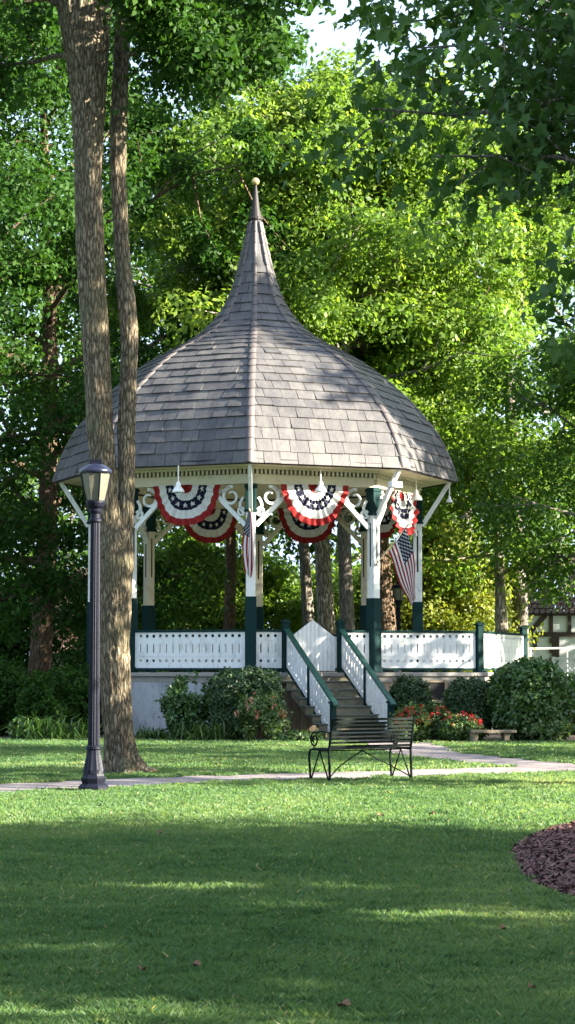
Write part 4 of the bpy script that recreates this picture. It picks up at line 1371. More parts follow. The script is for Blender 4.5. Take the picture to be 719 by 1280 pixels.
def grow(rs, base, H, tr, first, rad, nl, stems=None, squash=1.0, top_taper=0.5, droop=0.15, nsub=4, trunk_bend=0.03, lean=(0, 0), keep=None):
    """trunk and limbs as tubes; returns the mesh builder and the clump centres"""
    m = MB()
    base = Vector(base)
    pts, rads = [], []
    ns = 10
    ph = rs.uniform(0, 6.28)
    for i in range(ns + 1):
        t = i / ns
        z = H * 0.92 * t
        b = trunk_bend * H
        pts.append(base + Vector((lean[0] * t * H + b * math.sin(2.2 * t + ph) - b * math.sin(ph), lean[1] * t * H + b * math.cos(1.7 * t + ph) - b * math.cos(ph), z - (0.1 if i == 0 else 0))))
        rads.append(tr * ((1.35 if i == 0 else 1.0) * (1 - t) ** 0.75 + 0.03))
    jj = rs.uniform(0.92, 1.08, (ns + 1, 12))
    m.tube(pts, rads, 12, jit=lambda i, j, th: jj[i, j])
    cl = []
    def at(z):
        t = min(0.999, max(0, z / (H * 0.92))) * ns
        i = int(t); f = t - i
        return pts[i].lerp(pts[i + 1], f), rads[i] * (1 - f) + rads[i + 1] * f
    for k in range(nl):
        t = (k + 0.5) / nl
        z = first + (H * 0.9 - first) * t ** 0.9
        p, r0 = at(z)
        az = k * 2.399 + rs.uniform(-.4, .4)
        prof = math.sin(math.pi * min(1, (0.18 + 0.72 * t))) ** 0.6
        if t > 0.75: prof *= 1 - top_taper * (t - 0.75) / 0.25
        L = rad * prof * rs.uniform(0.75, 1.12)
        el = R(8 + 45 * t + rs.uniform(-8, 8))
        dv = Vector((math.cos(az) * math.cos(el), math.sin(az) * math.cos(el) * squash, math.sin(el)))
        q = [p + dv * (L * f) + Vector((0, 0, -droop * L * f * f)) + Vector(rs.normal(0, 0.03 * L, 3)) * (1 if 0 < f else 0) for f in (0, 0.25, 0.5, 0.75, 1.0)]
        rb = min(r0 * 0.55, 0.03 * L + 0.02)
        m.tube(q, [rb, rb * 0.8, rb * 0.6, rb * 0.4, rb * 0.15], 6, cap=False)
        cl += [q[2], q[3], q[4]]
        for s_ in range(nsub):
            f = 0.35 + 0.6 * (s_ + rs.rand()) / nsub
            i = min(3, int(f * 4)); a = q[i].lerp(q[i + 1], f * 4 - i)
            dv2 = Vector((dv.x, dv.y, 0.1)) + Vector(rs.normal(0, 0.75, 3))
            dv2.normalize()
            L2 = L * rs.uniform(0.25, 0.5)
            e = a + dv2 * L2 + Vector((0, 0, -0.1 * L2))
            mm_ = a.lerp(e, 0.5) + Vector(rs.normal(0, 0.04 * L2, 3))
            m.tube([a, mm_, e], [rb * 0.4, rb * 0.28, rb * 0.08], 5, cap=False)
            cl += [mm_, e]
    cl.append(pts[-1])
    return m, np.array([tuple(c) for c in cl])

def tree(label, base, H, tr, first, rad, nl, nleaf, lsize, mat, bmat, seed, group='trees behind the bandstand', name='tree', cat='tree', csize=(0.7, 1.35), nsub=4, keep=None, gaps=None, var_mu=0.45, **kw):
    rs = np.random.RandomState(seed)
    o = thing(name, label, cat, base, group)
    m, cl = grow(rs, base, H, tr, first, rad, nl, nsub=nsub, **kw)
    m.build('trunk', bmat, o, smooth=True)
    if keep is not None:
        k = keep(cl); cl = cl[k]
    cl = cl + rs.normal(0, 0.25, cl.shape)
    per = max(10, int(nleaf / max(1, len(cl))))
    radii = rs.uniform(csize[0], csize[1], len(cl))
    c, d, nr, idx = clump_leaves(rs, cl, radii, per, lsize)
    k = c[:, 2] > 0.1
    if gaps:                                    # leaves cut away so that chosen sun streaks land on the lawn
        u_ = c[:, 1] + c[:, 0] * SLOPE; xl_ = c[:, 0] - c[:, 2] * REACH
        u_ = c[:, 1] + (c[:, 2] * REACH) * SLOPE
        for (u0, hw_, xa, xb) in gaps:
            k &= ~((np.abs(u_ - u0 + .05 * np.sin(xl_ * 5)) < hw_ * np.clip(np.minimum(xl_ - xa, xb - xl_) / .35 + .25, 0, 1)))
    c, d, nr, idx = c[k], d[k], nr[k], idx[k]
    tone = rs.normal(var_mu, 0.10, len(cl))
    v = np.clip(tone[idx] + rs.normal(0, 0.17, len(c)), 0, 1)
    leaves('crown', c, d, nr, lsize * rs.uniform(0.65, 1.3, len(c)), T_LEAF, mat, o, v)
    return o

SUN_AZ, SUN_EL = 76.0, 21.0          # sun: degrees to the right of the way back to the camera; height
REACH = math.sin(R(SUN_AZ)) / math.tan(R(SUN_EL)); SLOPE = 1 / math.tan(R(SUN_AZ))
STREAK_CUTS = [(15.2, .30, -1.6, .55), (11.8, .2, -2.2, -0.95), (10.6, .2, -.95, .1), (10.15, .26, .8, 2.2), (10.95, .12, .0, 1.2), (17.6, .12, -3.2, -1.6), (13.3, .12, .4, 1.6)]  # cuts through the unseen crowns, shaped to throw these streaks
def bx(px, Y): return (px - CX) / F * Y

# trees right behind the bandstand
BT = [
    ('broad sunlit tree behind the roof, its pale scarred trunk seen above the stairs', bx(416, 63), 63, 20.5, .30, 7.0, 6.8, 26, 90000, .18, lf_bright, bk_pale),
    ('tree with a slim grey trunk just left of the pale scarred trunk behind the stairs', bx(394, 66), 66, 20.5, .20, 7.0, 5.5, 20, 60000, .18, lf_bright, bk_smooth),
    ('tree with a leaning dark grey trunk beside the right front post', bx(441, 61), 61, 19.5, .24, 6.5, 6.0, 22, 66000, .175, lf_bright, bk_smooth),
    ('tree with a red brown trunk standing behind the open striped flag', bx(490, 64), 64, 20.5, .36, 7.0, 6.5, 24, 80000, .18, lf_bright, bk_brown),
    ('dark leaved tree behind the left side of the slate roof', bx(283, 67), 67, 25, .20, 5.5, 6.5, 24, 70000, .18, lf_mid, bk_brown),
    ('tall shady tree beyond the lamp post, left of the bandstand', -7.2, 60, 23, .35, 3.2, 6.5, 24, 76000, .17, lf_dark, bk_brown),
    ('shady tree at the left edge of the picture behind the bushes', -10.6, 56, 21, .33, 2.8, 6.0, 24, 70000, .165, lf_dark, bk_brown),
    ('spreading green tree right of the roof with long low boughs', 10.2, 58, 11.0, .30, 4.0, 4.8, 20, 36000, .17, lf_mid, bk_smooth),
    ('tree with sunlit yellow green crown above the half timbered house', 7.6, 68, 20, .30, 6.0, 6.0, 20, 56000, .18, lf_bright, bk_smooth),
]
for i, (lab, x, y, H, tr_, fi, ra, nl, nf, ls, mt, bm) in enumerate(BT):
    tree(lab, (x, y, 0), H, tr_, fi, ra, nl, nf, ls, mt, bm, 100 + i, csize=(.5, 1.15))
# a farther row closing the gaps
FT = [('far tree in the gap at the left edge', -14, 84, 22), ('far tree seen between the two left trees', -8.3, 88, 24), ('far tree behind the left rim of the roof', -3.2, 86, 25),
      ('far tree behind the spire', 2.0, 90, 22), ('far tree behind the right rim of the roof', 6.8, 86, 24), ('far tree at the right edge above the house', 12.2, 88, 24)]
for i, (lab, x, y, H) in enumerate(FT):
    tree(lab, (x, y, 0), H, .4, 2.5, 6.5, 20, 13000, .30, lf_mid if i != 3 else lf_bright, bk_smooth, 200 + i, csize=(1.0, 1.9), nsub=3)
# pale sunlit trunk on the right with a small crown
tree('slim tree with a bright pale trunk beside the right corner of the railing', (bx(629, 62), 62, 0), 8.5, .26, 4.2, 2.6, 10, 5000, .18, lf_bright, bk_pale, 301, trunk_bend=0.012)
# golden understorey
for i, (lab, px, Y, H, ra, nf) in enumerate([('tall golden green bush lit by the sun right of the right posts', 548, 66, 6.0, 1.7, 22000), ('golden green bush behind the right railing panel', 592, 68, 5.0, 1.1, 12000),
                                           ('yellow green bush behind the far right posts', 515, 69, 5.0, 2.2, 18000)]):
    tree(lab, (bx(px, Y), Y, 0), H, .10, .7, ra, 16, int(nf * 1.3), .155, lf_gold, bk_brown, 320 + i, group='golden bushes behind the bandstand', name='bush', cat='bush', csize=(.45, .9))
# dark understorey seen under the roof and at the left
US = [('green bush seen between the left posts', 240, 70, 5.5, 3.0, lf_bright), ('green bush seen left of the picket gate', 335, 71, 5.0, 2.8, lf_bright), ('bush behind the picket gate', 400, 74, 4.5, 3.0, lf_bright),  # bright leaf colour stands in for sunlight on bushes under the roof
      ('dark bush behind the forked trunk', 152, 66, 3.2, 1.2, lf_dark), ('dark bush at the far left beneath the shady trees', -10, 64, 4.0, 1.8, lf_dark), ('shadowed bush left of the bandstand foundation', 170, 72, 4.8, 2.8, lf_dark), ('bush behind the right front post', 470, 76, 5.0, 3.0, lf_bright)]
for i, (lab, px, Y, H, ra, mt) in enumerate(US):
    tree(lab, (bx(px, Y), Y, 0), H, .10, .4, ra, 16, 26000, .16, mt, bk_brown, 340 + i, group='bushes under the far trees', name='bush', cat='bush', csize=(.5, 1.0))

# ------------------------------------------------------------------ forked tree at the left
FY = gnd(155, 968).y
ft = thing('forked_tree', 'tall tree with furrowed bark whose trunk forks in two beside the lamp post', 'tree', (P(150, 968, FY).x, FY, 0))
def px_tube(mb, rows, n, Y, dy=0.0, seed=1):
    """rows of (py, x left, x right) in the photo for a trunk at depth Y"""
    rs = np.random.RandomState(seed)
    rows = sorted(rows, reverse=True)
    ys = [r_[0] for r_ in rows]
    pts, rad = [], []
    N_ = int((ys[0] - ys[-1]) / 3)
    for i in range(N_ + 1):
        y = ys[0] + (ys[-1] - ys[0]) * i / N_
        xl = np.interp(-y, [-a for a in ys], [r_[1] for r_ in rows]); xr_ = np.interp(-y, [-a for a in ys], [r_[2] for r_ in rows])
        p = P((xl + xr_) / 2, y, Y + dy * i / N_)
        pts.append(p); rad.append((xr_ - xl) / 2 * Y / F)
    lob = rs.uniform(0, 6.28, 6)
    ii, jx = np.meshgrid(np.arange(len(pts)), np.arange(n), indexing='ij')
    rav = float(np.mean(rad)); thj = jx / n * 2 * np.pi * rav
    zz = ii * (ys[0] - ys[-1]) / N_ * Y / F
    wob = .05 * vnoise(zz.ravel() * 1.0 + 3, thj.ravel() + 3, .3, seed + 50).reshape(ii.shape)
    f_ = lambda a, b, s1, s2, sd: vnoise((thj + wob).ravel() / s1 + 5, zz.ravel() / s2 + 5, 1.0, sd).reshape(ii.shape)
    rid = .62 * f_(0, 0, .05, .30, seed + 60) + .38 * f_(0, 0, .025, .10, seed + 61)
    rid = 1 - np.abs(rid - .5) * 2.6
    def jit(i, j, th):
        fl = max(0, 1 - i / 24) if y0flare else 0
        return (1 + 0.10 * (rid[i, j] - .5)) * (1 + 0.035 * math.sin(3 * th + lob[0] + i * .05) + 0.025 * math.sin(7 * th + lob[1] + .1 * i) + 0.02 * math.sin(13 * th + lob[2] + .3 * math.sin(i * .3)) + 0.24 * fl * math.sin(5 * th + lob[3]))
    mb.tube(pts, rad, n, jit=jit)
    return pts, rad
m = MB()
y0flare = True
px_tube(m, [(973, 120, 190), (964, 126, 180), (945, 131, 170), (920, 131, 166), (880, 127.5, 164), (800, 123, 162.5), (740, 122, 164), (705, 121.5, 165.5), (690, 121.8, 165.5), (672, 126, 162.5), (650, 133.5, 156), (626, 141, 150)], 110, FY, seed=1)
y0flare = False
lp, lr = px_tube(m, [(720, 123, 153), (690, 122, 151), (650, 123, 149), (600, 119, 146.5), (540, 109, 141), (480, 106, 138.5), (420, 103, 136), (360, 98, 132), (300, 95, 130), (220, 94.5, 127), (150, 91, 130), (100, 86, 133), (50, 78, 136), (0, 71, 139), (-60, 64, 138)], 90, FY, seed=2)
rp_, rr2 = px_tube(m, [(720, 140, 163), (690, 144, 165), (650, 147, 166.5), (600, 148, 168), (540, 147, 169), (480, 150, 171), (430, 152, 173), (395, 149, 172), (350, 145, 166), (300, 142.5, 161), (220, 138, 157), (150, 138, 159), (100, 141, 161), (50, 143, 163), (0, 144, 165), (-60, 143, 164)], 64, FY, dy=0.5, seed=4)
rs = np.random.RandomState(21)
CLF = []
def limb(p, dv, L, r0, n=6, sub=3, droop=0.1):
    dv = Vector(dv).normalized()
    q = [p + dv * (L * i / n) + Vector((0, 0, -droop * L * (i / n) ** 2)) + Vector(rs.normal(0, 0.025 * L, 3)) * (1 if i else 0) for i in range(n + 1)]
    m.tube(q, [r0 * (1 - 0.85 * i / n) for i in range(n + 1)], 8, cap=False)
    for s_ in range(sub):
        f = 0.4 + 0.6 * (s_ + .5) / sub
        a = q[min(n, int(f * n))]
        d2 = (dv + Vector(rs.normal(0, 0.7, 3))).normalized()
        e = a + d2 * L * 0.4 + Vector((0, 0, -.1 * L))
        m.tube([a, a.lerp(e, .5) + Vector(rs.normal(0, .05, 3)), e], [r0 * .3, r0 * .2, r0 * .06], 5, cap=False)
        CLF.append(tuple(a.lerp(e, .6))); CLF.append(tuple(e))
    CLF.append(tuple(q[-1])); CLF.append(tuple(q[-2]))
topL, topR = lp[-1], rp_[-1]
for (dx, dy, dz, L, r_) in ((-.35, .1, 1, 5.5, .26), (.30, -.2, 1, 5.5, .22), (-.9, .3, .5, 4.0, .13), (.1, .9, .6, 3.5, .12), (-.6, -.6, .35, 3.5, .12)):
    limb(topL - Z * 0.3, (dx, dy, dz), L, r_, sub=5)
for (dx, dy, dz, L, r_) in ((.15, .2, 1, 5.0, .11), (.9, .2, .45, 3.6, .09), (.6, -.6, .5, 3.2, .08), (.3, .9, .5, 3.2, .08)):
    limb(topR - Z * 0.3, (dx, dy, dz), L, r_, sub=4)
# low drooping boughs reaching into the top of the picture
for (px_, py_, dx, dy, dz, L) in ((80, 10, -1, -.3, .12, 2.3), (85, 70, -.9, .6, .25, 2.0), (150, 30, 1, .2, .10, 2.2), (155, 70, .8, -.5, .2, 1.6), (130, 5, .5, -.8, .05, 1.8), (160, -20, 1, -.1, .25, 2.8), (75, -30, -1, .1, .3, 2.6)):
    limb(P(px_, py_, FY), (dx, dy, dz), L, .05, sub=5, droop=.28)
m.build('trunk', bk_ash, ft, smooth=True)
cl = np.array(CLF)
per = 160
c, d, nr, idx = clump_leaves(rs, cl, rs.uniform(.35, .85, len(cl)), per, .13)
v = np.clip(rs.normal(.45, .1, len(cl))[idx] + rs.normal(0, .17, len(c)), 0, 1)
leaves('crown', c, d, nr, .135 * rs.uniform(.7, 1.3, len(c)), T_LEAF, lf_dark, ft, v)

# ------------------------------------------------------------------ the maple standing just right of the picture, its boughs hanging in
mp = thing('maple_tree', 'dark leaved maple over the mulch bed whose boughs hang into the upper right', 'tree', (5.4, 17.5, 0))
rs = np.random.RandomState(31)
m = MB()
CLM = []
tp = [Vector((5.4, 17.5, -0.1)), Vector((5.42, 17.5, 0.4)), Vector((5.38, 17.52, 2.0)), Vector((5.45, 17.45, 4.0)), Vector((5.3, 17.5, 6.5)), Vector((5.4, 17.6, 9.0)), Vector((5.3, 17.5, 11.5))]
m.tube(tp, [.36, .29, .25, .22, .17, .10, .04], 20)
def bough(p, tgt, r0, sub=6, spread=0.9, sag=0.5):
    p, tgt = Vector(p), Vector(tgt)
    L = (tgt - p).length
    n = 8
    q = [p.lerp(tgt, i / n) + Z * (sag * math.sin(math.pi * i / n)) + Vector(rs.normal(0, .02 * L, 3)) * (1 if 0 < i < n else 0) for i in range(n + 1)]
    m.tube(q, [r0 * (1 - .88 * i / n) for i in range(n + 1)], 8, cap=False)
    for s_ in range(sub):
        f = .35 + .65 * (s_ + .5) / sub
        i = min(n - 1, int(f * n)); a = q[i].lerp(q[i + 1], f * n - i)
        d2 = ((tgt - p).normalized() + Vector(rs.normal(0, .65, 3)) + Vector((0, 0, -.15))).normalized()
        e = a + d2 * spread * rs.uniform(.6, 1.1)
        mm_ = a.lerp(e, .5) + Z * .06
        m.tube([a, mm_, e], [r0 * .22, r0 * .14, .004], 5, cap=False)
        for f2 in (.35, .7, 1.0): CLM.append(tuple(a.lerp(e, f2)))
    CLM.append(tuple(tgt))
# boughs seen in the picture, aimed at where they end
for (px_, py_, Y, hz, r_) in ((455, 135, 16.5, 5.6, .06), (520, 60, 17.5, 6.2, .06), (545, 195, 16.0, 5.2, .055), (600, 110, 17.0, 5.8, .06), (640, 40, 18.0, 6.5, .06), (690, 150, 16.5, 5.5, .06),
                              (700, 330, 15.5, 4.0, .05), (560, 0, 18.5, 6.8, .05), (480, 30, 19.0, 6.4, .05), (715, 60, 19, 6, .05), (640, 150, 18.6, 5.4, .05), (590, -30, 15.8, 6.2, .05), (700, -30, 16, 6.3, .05), (350, -60, 17.5, 6.9, .05), (610, 20, 16.2, 6.2, .05), (705, 100, 17.6, 5.6, .05)):
    t_ = P(px_, py_, Y)
    bough((5.38, 17.5, min(hz, t_.z + 1.0) if py_ > 100 else hz), t_, r_, sag=.35)
ninside = len(CLM)
# and the rest of the crown, outside the picture
for k in range(26):
    a = k * 2.399; t = k / 26
    z = 3.6 + 7.2 * t
    L = 4.6 * math.sin(math.pi * (.25 + .65 * t)) ** .7
    tg = Vector((5.4 + L * math.cos(a), 17.5 + L * math.sin(a), z + 1.4))
    if (tg.x < 3.0 and tg.z < 8.5) or tg.y > 19.2: continue
    bough((5.38, 17.5, z), tg, .06, sub=5, sag=.2)
m.build('trunk', bk_smooth, mp, smooth=True)
cl = np.array(CLM)
n1 = 23
idx = np.repeat(np.arange(len(cl)), n1)
nn_ = len(idx)
c = cl[idx] + rs.normal(0, .17, (nn_, 3)) * np.array([1, 1, .8])
nrm = unit(np.array([0, 0, 1.0])[None] * .75 + rs.normal(0, .6, (nn_, 3)))
dd = unit(np.cross(nrm, rs.normal(0, 1, (nn_, 3))) + np.array([-.25, 0, -.55])[None])
v = np.clip(rs.normal(.45, .2, nn_), 0, 1)
leaves('crown', c, dd, nrm, .112 * rs.uniform(.6, 1.25, nn_), T_MAPLE, lf_maple, mp, v)

# ------------------------------------------------------------------ trees to the right of the picture that shade the lawn and the roof
ST = [('shade tree standing beyond the right edge of the lawn', 17.0, 10.0, 13.5, 2.2, 6.2), ('second shade tree on the lawn to the right', 19.5, 3.0, 14, 2.6, 6.5), ('third shade tree on the lawn, close to the viewer', 12.5, 1.5, 12, 2.4, 5.2),
      ('added dense shade tree far to the right of the mulch bed', 24.5, 10.5, 13.5, 2.2, 5.2), ('slender tree beside the walk right of the forked trunk', 13.0, 26.2, 16.5, 5.0, 3.1), ('tree right of the walk', 21.0, 33.0, 12.5, 3.0, 4.6), ('added tree beyond the right edge shading the half timbered house', 20.0, 71.2, 10.5, 2.0, 3.6), ('small added tree out of view shading the lattice fence', 16.5, 60.3, 6.5, 1.4, 2.2), ('low spreading tree right of the bandstand stairs', 20.0, 42.6, 12.6, 4.5, 3.6), ('tree standing far right of the bandstand', 22.5, 49.4, 22.0, 9.5, 3.4)]  # unseen dense, house and lattice trees are added to cast shade
for i, (lab, x, y, H, fi, ra) in enumerate(ST):
    tree(lab, (x, y, 0), H, .3, fi, ra, 20, (27000, 22000, 18000, 18000, 7000, 8000, 7500, 6000, 10500, 34000)[i], .30, lf_mid, bk_smooth, 400 + i, group='shade trees right of the lawn', csize=(.95, 1.75) if i < 4 else (.8, 1.5), nsub=3, gaps=STREAK_CUTS if i < 4 else None)

# ------------------------------------------------------------------ shrubs and flowers round the bandstand
def shrub(label, px0, px1, py_top, py_bot, Y, n, ls, mat, seed, shape='round', tmpl=T_LEAF, depth=None, group='shrubs round the bandstand', flowers=None, name='shrub', cat='shrub', rough=0.10, power=2.2, holes=0.0):
    rs = np.random.RandomState(seed)
    a, b = P(px0, py_top, Y), P(px1, py_top, Y)
    cx, hx = (a.x + b.x) / 2, (b.x - a.x) / 2
    zt, zb = a.z, 0.0
    hz = (zt - zb) / 2
    hy = depth or hx * 0.9
    o = thing(name, label, cat, (cx, Y, 0), group)
    # superellipsoid shell plus interior
    u = unit(rs.normal(0, 1, (n, 3)))
    pw = power
    k = (np.abs(u) ** pw).sum(1) ** (-1 / pw)
    r_ = np.where(rs.rand(n) < 0.72, rs.uniform(.86, 1.03, n), rs.uniform(.3, .9, n))
    lump = 1 + rough * (vnoise(u[:, 0] * 3 + 9, u[:, 2] * 3 + u[:, 1] * 2 + 9, .55, seed) - .5) * 2 + rough * .6 * (vnoise(u[:, 0] * 9 + 30, u[:, 2] * 9 + u[:, 1] * 7 + 30, .6, seed + 1) - .5) * 2
    c = u * (k * r_ * lump)[:, None] * np.array([hx, hy, hz * 0.98])[None] + np.array([cx, Y, zb + hz])[None]
    if holes > 0:
        hk = vnoise(c[:, 0] * 4 + 20, c[:, 2] * 4 + c[:, 1] * 2 + 20, .8, seed + 2) > holes
        c, u = c[hk], u[hk]; n = len(c)
    kk = c[:, 2] > 0.02; c, u = c[kk], u[kk]; n = len(c)
    nrm = unit(u * .7 + np.array([0, 0, .4])[None] + rs.normal(0, .5, (n, 3)))
    d = unit(np.cross(nrm, rs.normal(0, 1, (n, 3))) + u * .35)
    v = np.clip(.45 + .35 * (vnoise(c[:, 0] * 2 + 40, c[:, 2] * 2 + 40, .5, seed + 3) - .5) + rs.normal(0, .2, n), 0, 1)
    leaves('foliage', c, d, nrm, ls * rs.uniform(.6, 1.3, n), tmpl, mat, o, v)
    m = MB()
    for i in range(9):
        az = i * 2.4; e = Vector((cx + hx * .75 * math.cos(az) * rs.uniform(.5, 1), Y + hy * .75 * math.sin(az), zb + hz * rs.uniform(1.0, 1.7)))
        s0 = Vector((cx + .06 * math.cos(az), Y + .06 * math.sin(az), -.03))
        m.tube([s0, s0.lerp(e, .5) + Vector((0, 0, .05)), e], [.022, .016, .006], 6, cap=False)
    m.build('stem', bk_brown, o)
    if flowers:
        fm_, nfl, fsz, zlo = flowers
        u = unit(rs.normal(0, 1, (nfl, 3))); u[:, 1] = -np.abs(u[:, 1]); u[:, 2] = np.where(rs.rand(nfl) < .8, np.abs(u[:, 2]), u[:, 2])
        k = (np.abs(u) ** pw).sum(1) ** (-1 / pw)
        fc = u * (k * rs.uniform(.9, 1.1, nfl))[:, None] * np.array([hx, hy, hz])[None] + np.array([cx, Y, zb + hz])[None]
        fc = fc[fc[:, 2] > zlo]; nfl = len(fc)
        for q in range(nfl):
            pn = unit(rs.normal(0, 1, (10, 3)) + np.array([0, -.6, .5])[None]); pd = unit(rs.normal(0, 1, (10, 3)))
            pv = np.clip(rs.rand() + rs.normal(0, .15, 10), 0, 1)
            leaves('bloom', fc[q][None] + rs.normal(0, fsz * .35, (10, 3)) * np.array([.8, .8, 1.3])[None], pd, pn, fsz * rs.uniform(.6, 1.1, 10), T_LEAF, fm_, o, pv)
    return o
shrub('loose leafy light green shrub against the grey foundation left of the yew', 203, 262, 849, 926, 46.9, 5200, .10, lf_box, 501, rough=.28, power=2.0, holes=.28)
shrub('dark clipped yew block in front of the stairs, left side', 263, 352, 838, 926, 46.7, 24000, .075, lf_yew, 502, rough=.12, power=3.4, depth=.75)
shrub('rose bush with pink and orange blooms in front of the dark yew block', 296, 358, 868, 930, 45.6, 3600, .085, lf_herb, 503, rough=.3, power=2.0, depth=.5, holes=.25, flowers=(pt_pink, 12, .075, .35), name='rose_bush', cat='rose bush')
shrub('small rounded shrub right of the stair rail above red flowers', 488, 538, 848, 928, 47.3, 12000, .075, lf_yew, 504, rough=.14, power=2.4)
shrub('dark rounded yew with a sunlit top between the vent window and the round bush', 555, 616, 849, 926, 46.7, 17000, .07, lf_yew, 505, rough=.10, power=2.6)
shrub('large rounded glossy leaved bush at the right end of the railing', 614, 713, 825, 927, 46.3, 17000, .105, lf_box, 506, rough=.12, power=2.3, holes=.08)
shrub('dark bush cut by the right edge of the picture', 700, 775, 836, 915, 50.0, 11000, .10, lf_yew, 507, rough=.15)
shrub('red flowered plant below the right stair rail', 494, 536, 884, 928, 45.6, 2600, .085, lf_herb, 508, rough=.3, holes=.2, flowers=(pt_red, 34, .07, .4), name='flower_plant', cat='flowers', group='red flowers in the bed')
shrub('red flowered plant in front of the dark rounded yew', 553, 602, 893, 929, 45.4, 2400, .085, lf_herb, 509, rough=.3, holes=.2, flowers=(pt_red, 26, .07, .35), name='flower_plant', cat='flowers', group='red flowers in the bed')
shrub('low plant with sparse red blooms in front of the vent window', 526, 560, 880, 928, 46.0, 1500, .08, lf_herb, 510, rough=.3, holes=.3, flowers=(pt_red, 9, .07, .2), name='flower_plant', cat='flowers', group='red flowers in the bed')
shrub('yellow green leafy plant at the foot of the large rounded bush', 655, 712, 900, 932, 45.6, 1500, .11, lf_herb, 511, rough=.3, holes=.2, name='leafy_plant', cat='plant', group='low plants in the beds')
shrub('bright low weeds at the foot of the stairs beside the rose bush', 340, 402, 915, 930, 45.4, 1200, .09, lf_herb, 512, rough=.3, holes=.2, depth=.4, name='leafy_plant', cat='plant', group='low plants in the beds')
def strappy(label, px, Y, w, h, n, seed, mat=lf_herb):
    rs = np.random.RandomState(seed)
    x = bx(px, Y)
    o = thing('strappy_plant', label, 'plant', (x, Y, 0), 'low plants in the beds')
    az = rs.uniform(0, 6.28, n); el = rs.uniform(.35, 1.35, n)
    c = np.stack([x + rs.normal(0, w * .28, n), Y + rs.normal(0, w * .22, n), np.full(n, .0)], 1)
    # two joined segments per blade so that it arches
    d1 = np.stack([np.cos(az) * np.cos(el), np.sin(az) * np.cos(el), np.sin(el)], 1)
    L = h * rs.uniform(.6, 1.15, n)
    sd = np.stack([-np.sin(az), np.cos(az), np.zeros(n)], 1) * .016
    m1 = c + d1 * (L * .6)[:, None]
    d2 = unit(d1 + np.array([0, 0, -.9])[None])
    e = m1 + d2 * (L * .5)[:, None]
    V = np.stack([c - sd * .6, c + sd * .6, m1 + sd, m1 - sd, e + sd * .1, e - sd * .1], 1).reshape(-1, 3)
    Fc = (np.array([(0, 1, 2, 3), (3, 2, 4, 5)])[None] + (np.arange(n) * 6)[:, None, None]).reshape(-1, 4)
    np_mesh('foliage', V, Fc, mat, o, var=np.repeat(np.clip(rs.normal(.45, .2, n), 0, 1), 2))
    return o
strappy('arching strap leaved plant in front of the loose light green shrub', 262, 45.9, 1.0, .62, 260, 601)
strappy('low broad strap leaved clump left of the loose shrub', 196, 46.6, .8, .5, 200, 602, lf_box)
strappy('tall strap leaved clump beside the dark bushes left of the lamp post', 70, 46.5, 1.2, .8, 320, 603, lf_box)
strappy('strap leaved clump between the red flowers by the vent window', 548, 46.3, .5, .85, 120, 604)
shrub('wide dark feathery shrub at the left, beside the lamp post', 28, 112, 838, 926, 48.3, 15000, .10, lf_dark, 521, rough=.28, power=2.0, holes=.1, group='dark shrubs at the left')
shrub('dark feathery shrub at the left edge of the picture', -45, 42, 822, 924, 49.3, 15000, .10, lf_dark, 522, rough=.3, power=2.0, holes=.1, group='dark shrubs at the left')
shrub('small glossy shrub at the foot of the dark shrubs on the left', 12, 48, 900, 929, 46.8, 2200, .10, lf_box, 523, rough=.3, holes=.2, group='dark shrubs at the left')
shrub('dark shrub hidden partly by the lamp post and the forked trunk', 82, 150, 838, 922, 50.5, 12000, .10, lf_dark, 524, rough=.25, power=2.0, holes=.1, group='dark shrubs at the left')
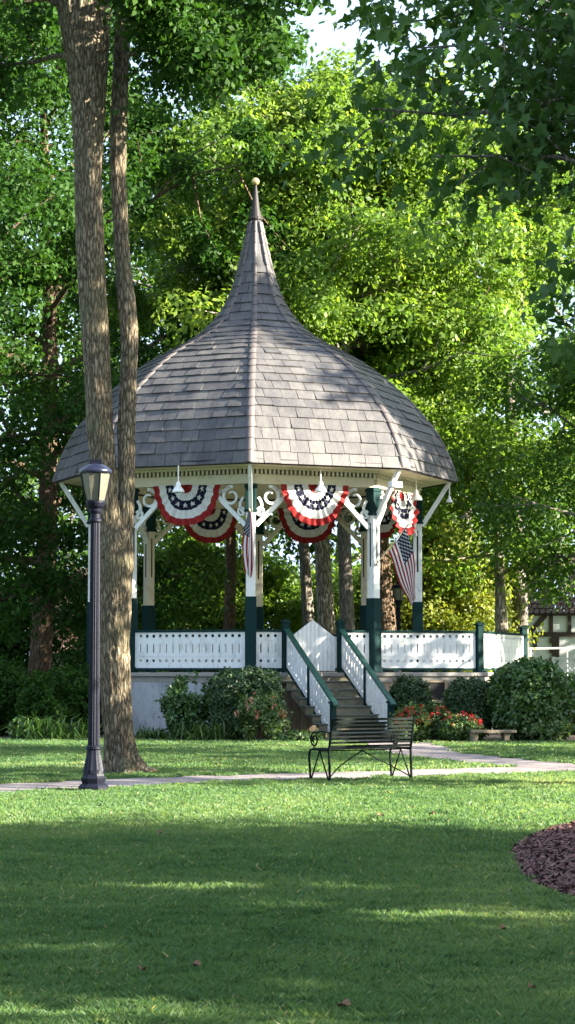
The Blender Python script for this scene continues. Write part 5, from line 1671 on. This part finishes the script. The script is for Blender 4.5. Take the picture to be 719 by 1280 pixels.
# ------------------------------------------------------------------ light, sky, camera
sd = Vector((math.sin(R(SUN_AZ)) * math.cos(R(SUN_EL)), -math.cos(R(SUN_AZ)) * math.cos(R(SUN_EL)), math.sin(R(SUN_EL))))
sun = bpy.data.lights.new('sun', 'SUN'); sun.energy = 5.0; sun.angle = R(0.5); sun.color = (1.0, 0.92, 0.76)
so = bpy.data.objects.new('sun', sun); COL.objects.link(so)
so.rotation_euler = (-sd).to_track_quat('-Z', 'Y').to_euler()
so.location = sd * 80
w = bpy.data.worlds.new('World'); SC.world = w; w.use_nodes = True
nt = w.node_tree; nt.nodes.clear()
wo = nt.nodes.new('ShaderNodeOutputWorld'); bg = nt.nodes.new('ShaderNodeBackground')
sk = nt.nodes.new('ShaderNodeTexSky'); sk.sky_type = 'NISHITA'; sk.sun_disc = False
sk.sun_elevation = R(SUN_EL)
sk.sun_rotation = math.atan2(sd.x, sd.y)
sk.air_density = 1.0; sk.dust_density = 3.0; sk.ozone_density = 1.0
bg.inputs['Strength'].default_value = 0.07
tcw = nt.nodes.new('ShaderNodeTexCoord')
cn = nt.nodes.new('ShaderNodeTexNoise'); cn.inputs['Scale'].default_value = 3.0; cn.inputs['Detail'].default_value = 6.0
nt.links.new(tcw.outputs['Generated'], cn.inputs['Vector'])
cr = ramp(nt, [(0.25, (0.35, 0.35, 0.35)), (0.6, (0.95, 0.95, 0.95))])
nt.links.new(cn.outputs['Fac'], cr.inputs[0])
cm = nt.nodes.new('ShaderNodeMix'); cm.data_type = 'RGBA'
cm.inputs[7].default_value = (2.3, 3.0, 4.1, 1)
nt.links.new(cr.outputs[0], cm.inputs[0]); nt.links.new(sk.outputs[0], cm.inputs[6])
nt.links.new(cm.outputs[2], bg.inputs[0]); nt.links.new(bg.outputs[0], wo.inputs[0])

cam = bpy.data.cameras.new('camera'); co = bpy.data.objects.new('camera', cam); COL.objects.link(co)
cam.sensor_fit = 'AUTO'; cam.sensor_width = 36.0
cam.lens = F / 1280.0 * 36.0
co.location = (0, 0, EYE); co.rotation_euler = (R(90) + PITCH, 0, 0)
cam.clip_start = 0.1; cam.clip_end = 2000
SC.camera = co
SC.view_settings.view_transform = 'Standard'; SC.view_settings.look = 'None'
SC.view_settings.exposure = 2.9; SC.view_settings.gamma = 1.0
SC.view_settings.use_curve_mapping = False
SC.render.engine = 'CYCLES'
SC.cycles.max_bounces = 6; SC.cycles.transmission_bounces = 4; SC.cycles.diffuse_bounces = 3
SC.cycles.use_denoising = True
SC.cycles.sample_clamp_indirect = 4.0
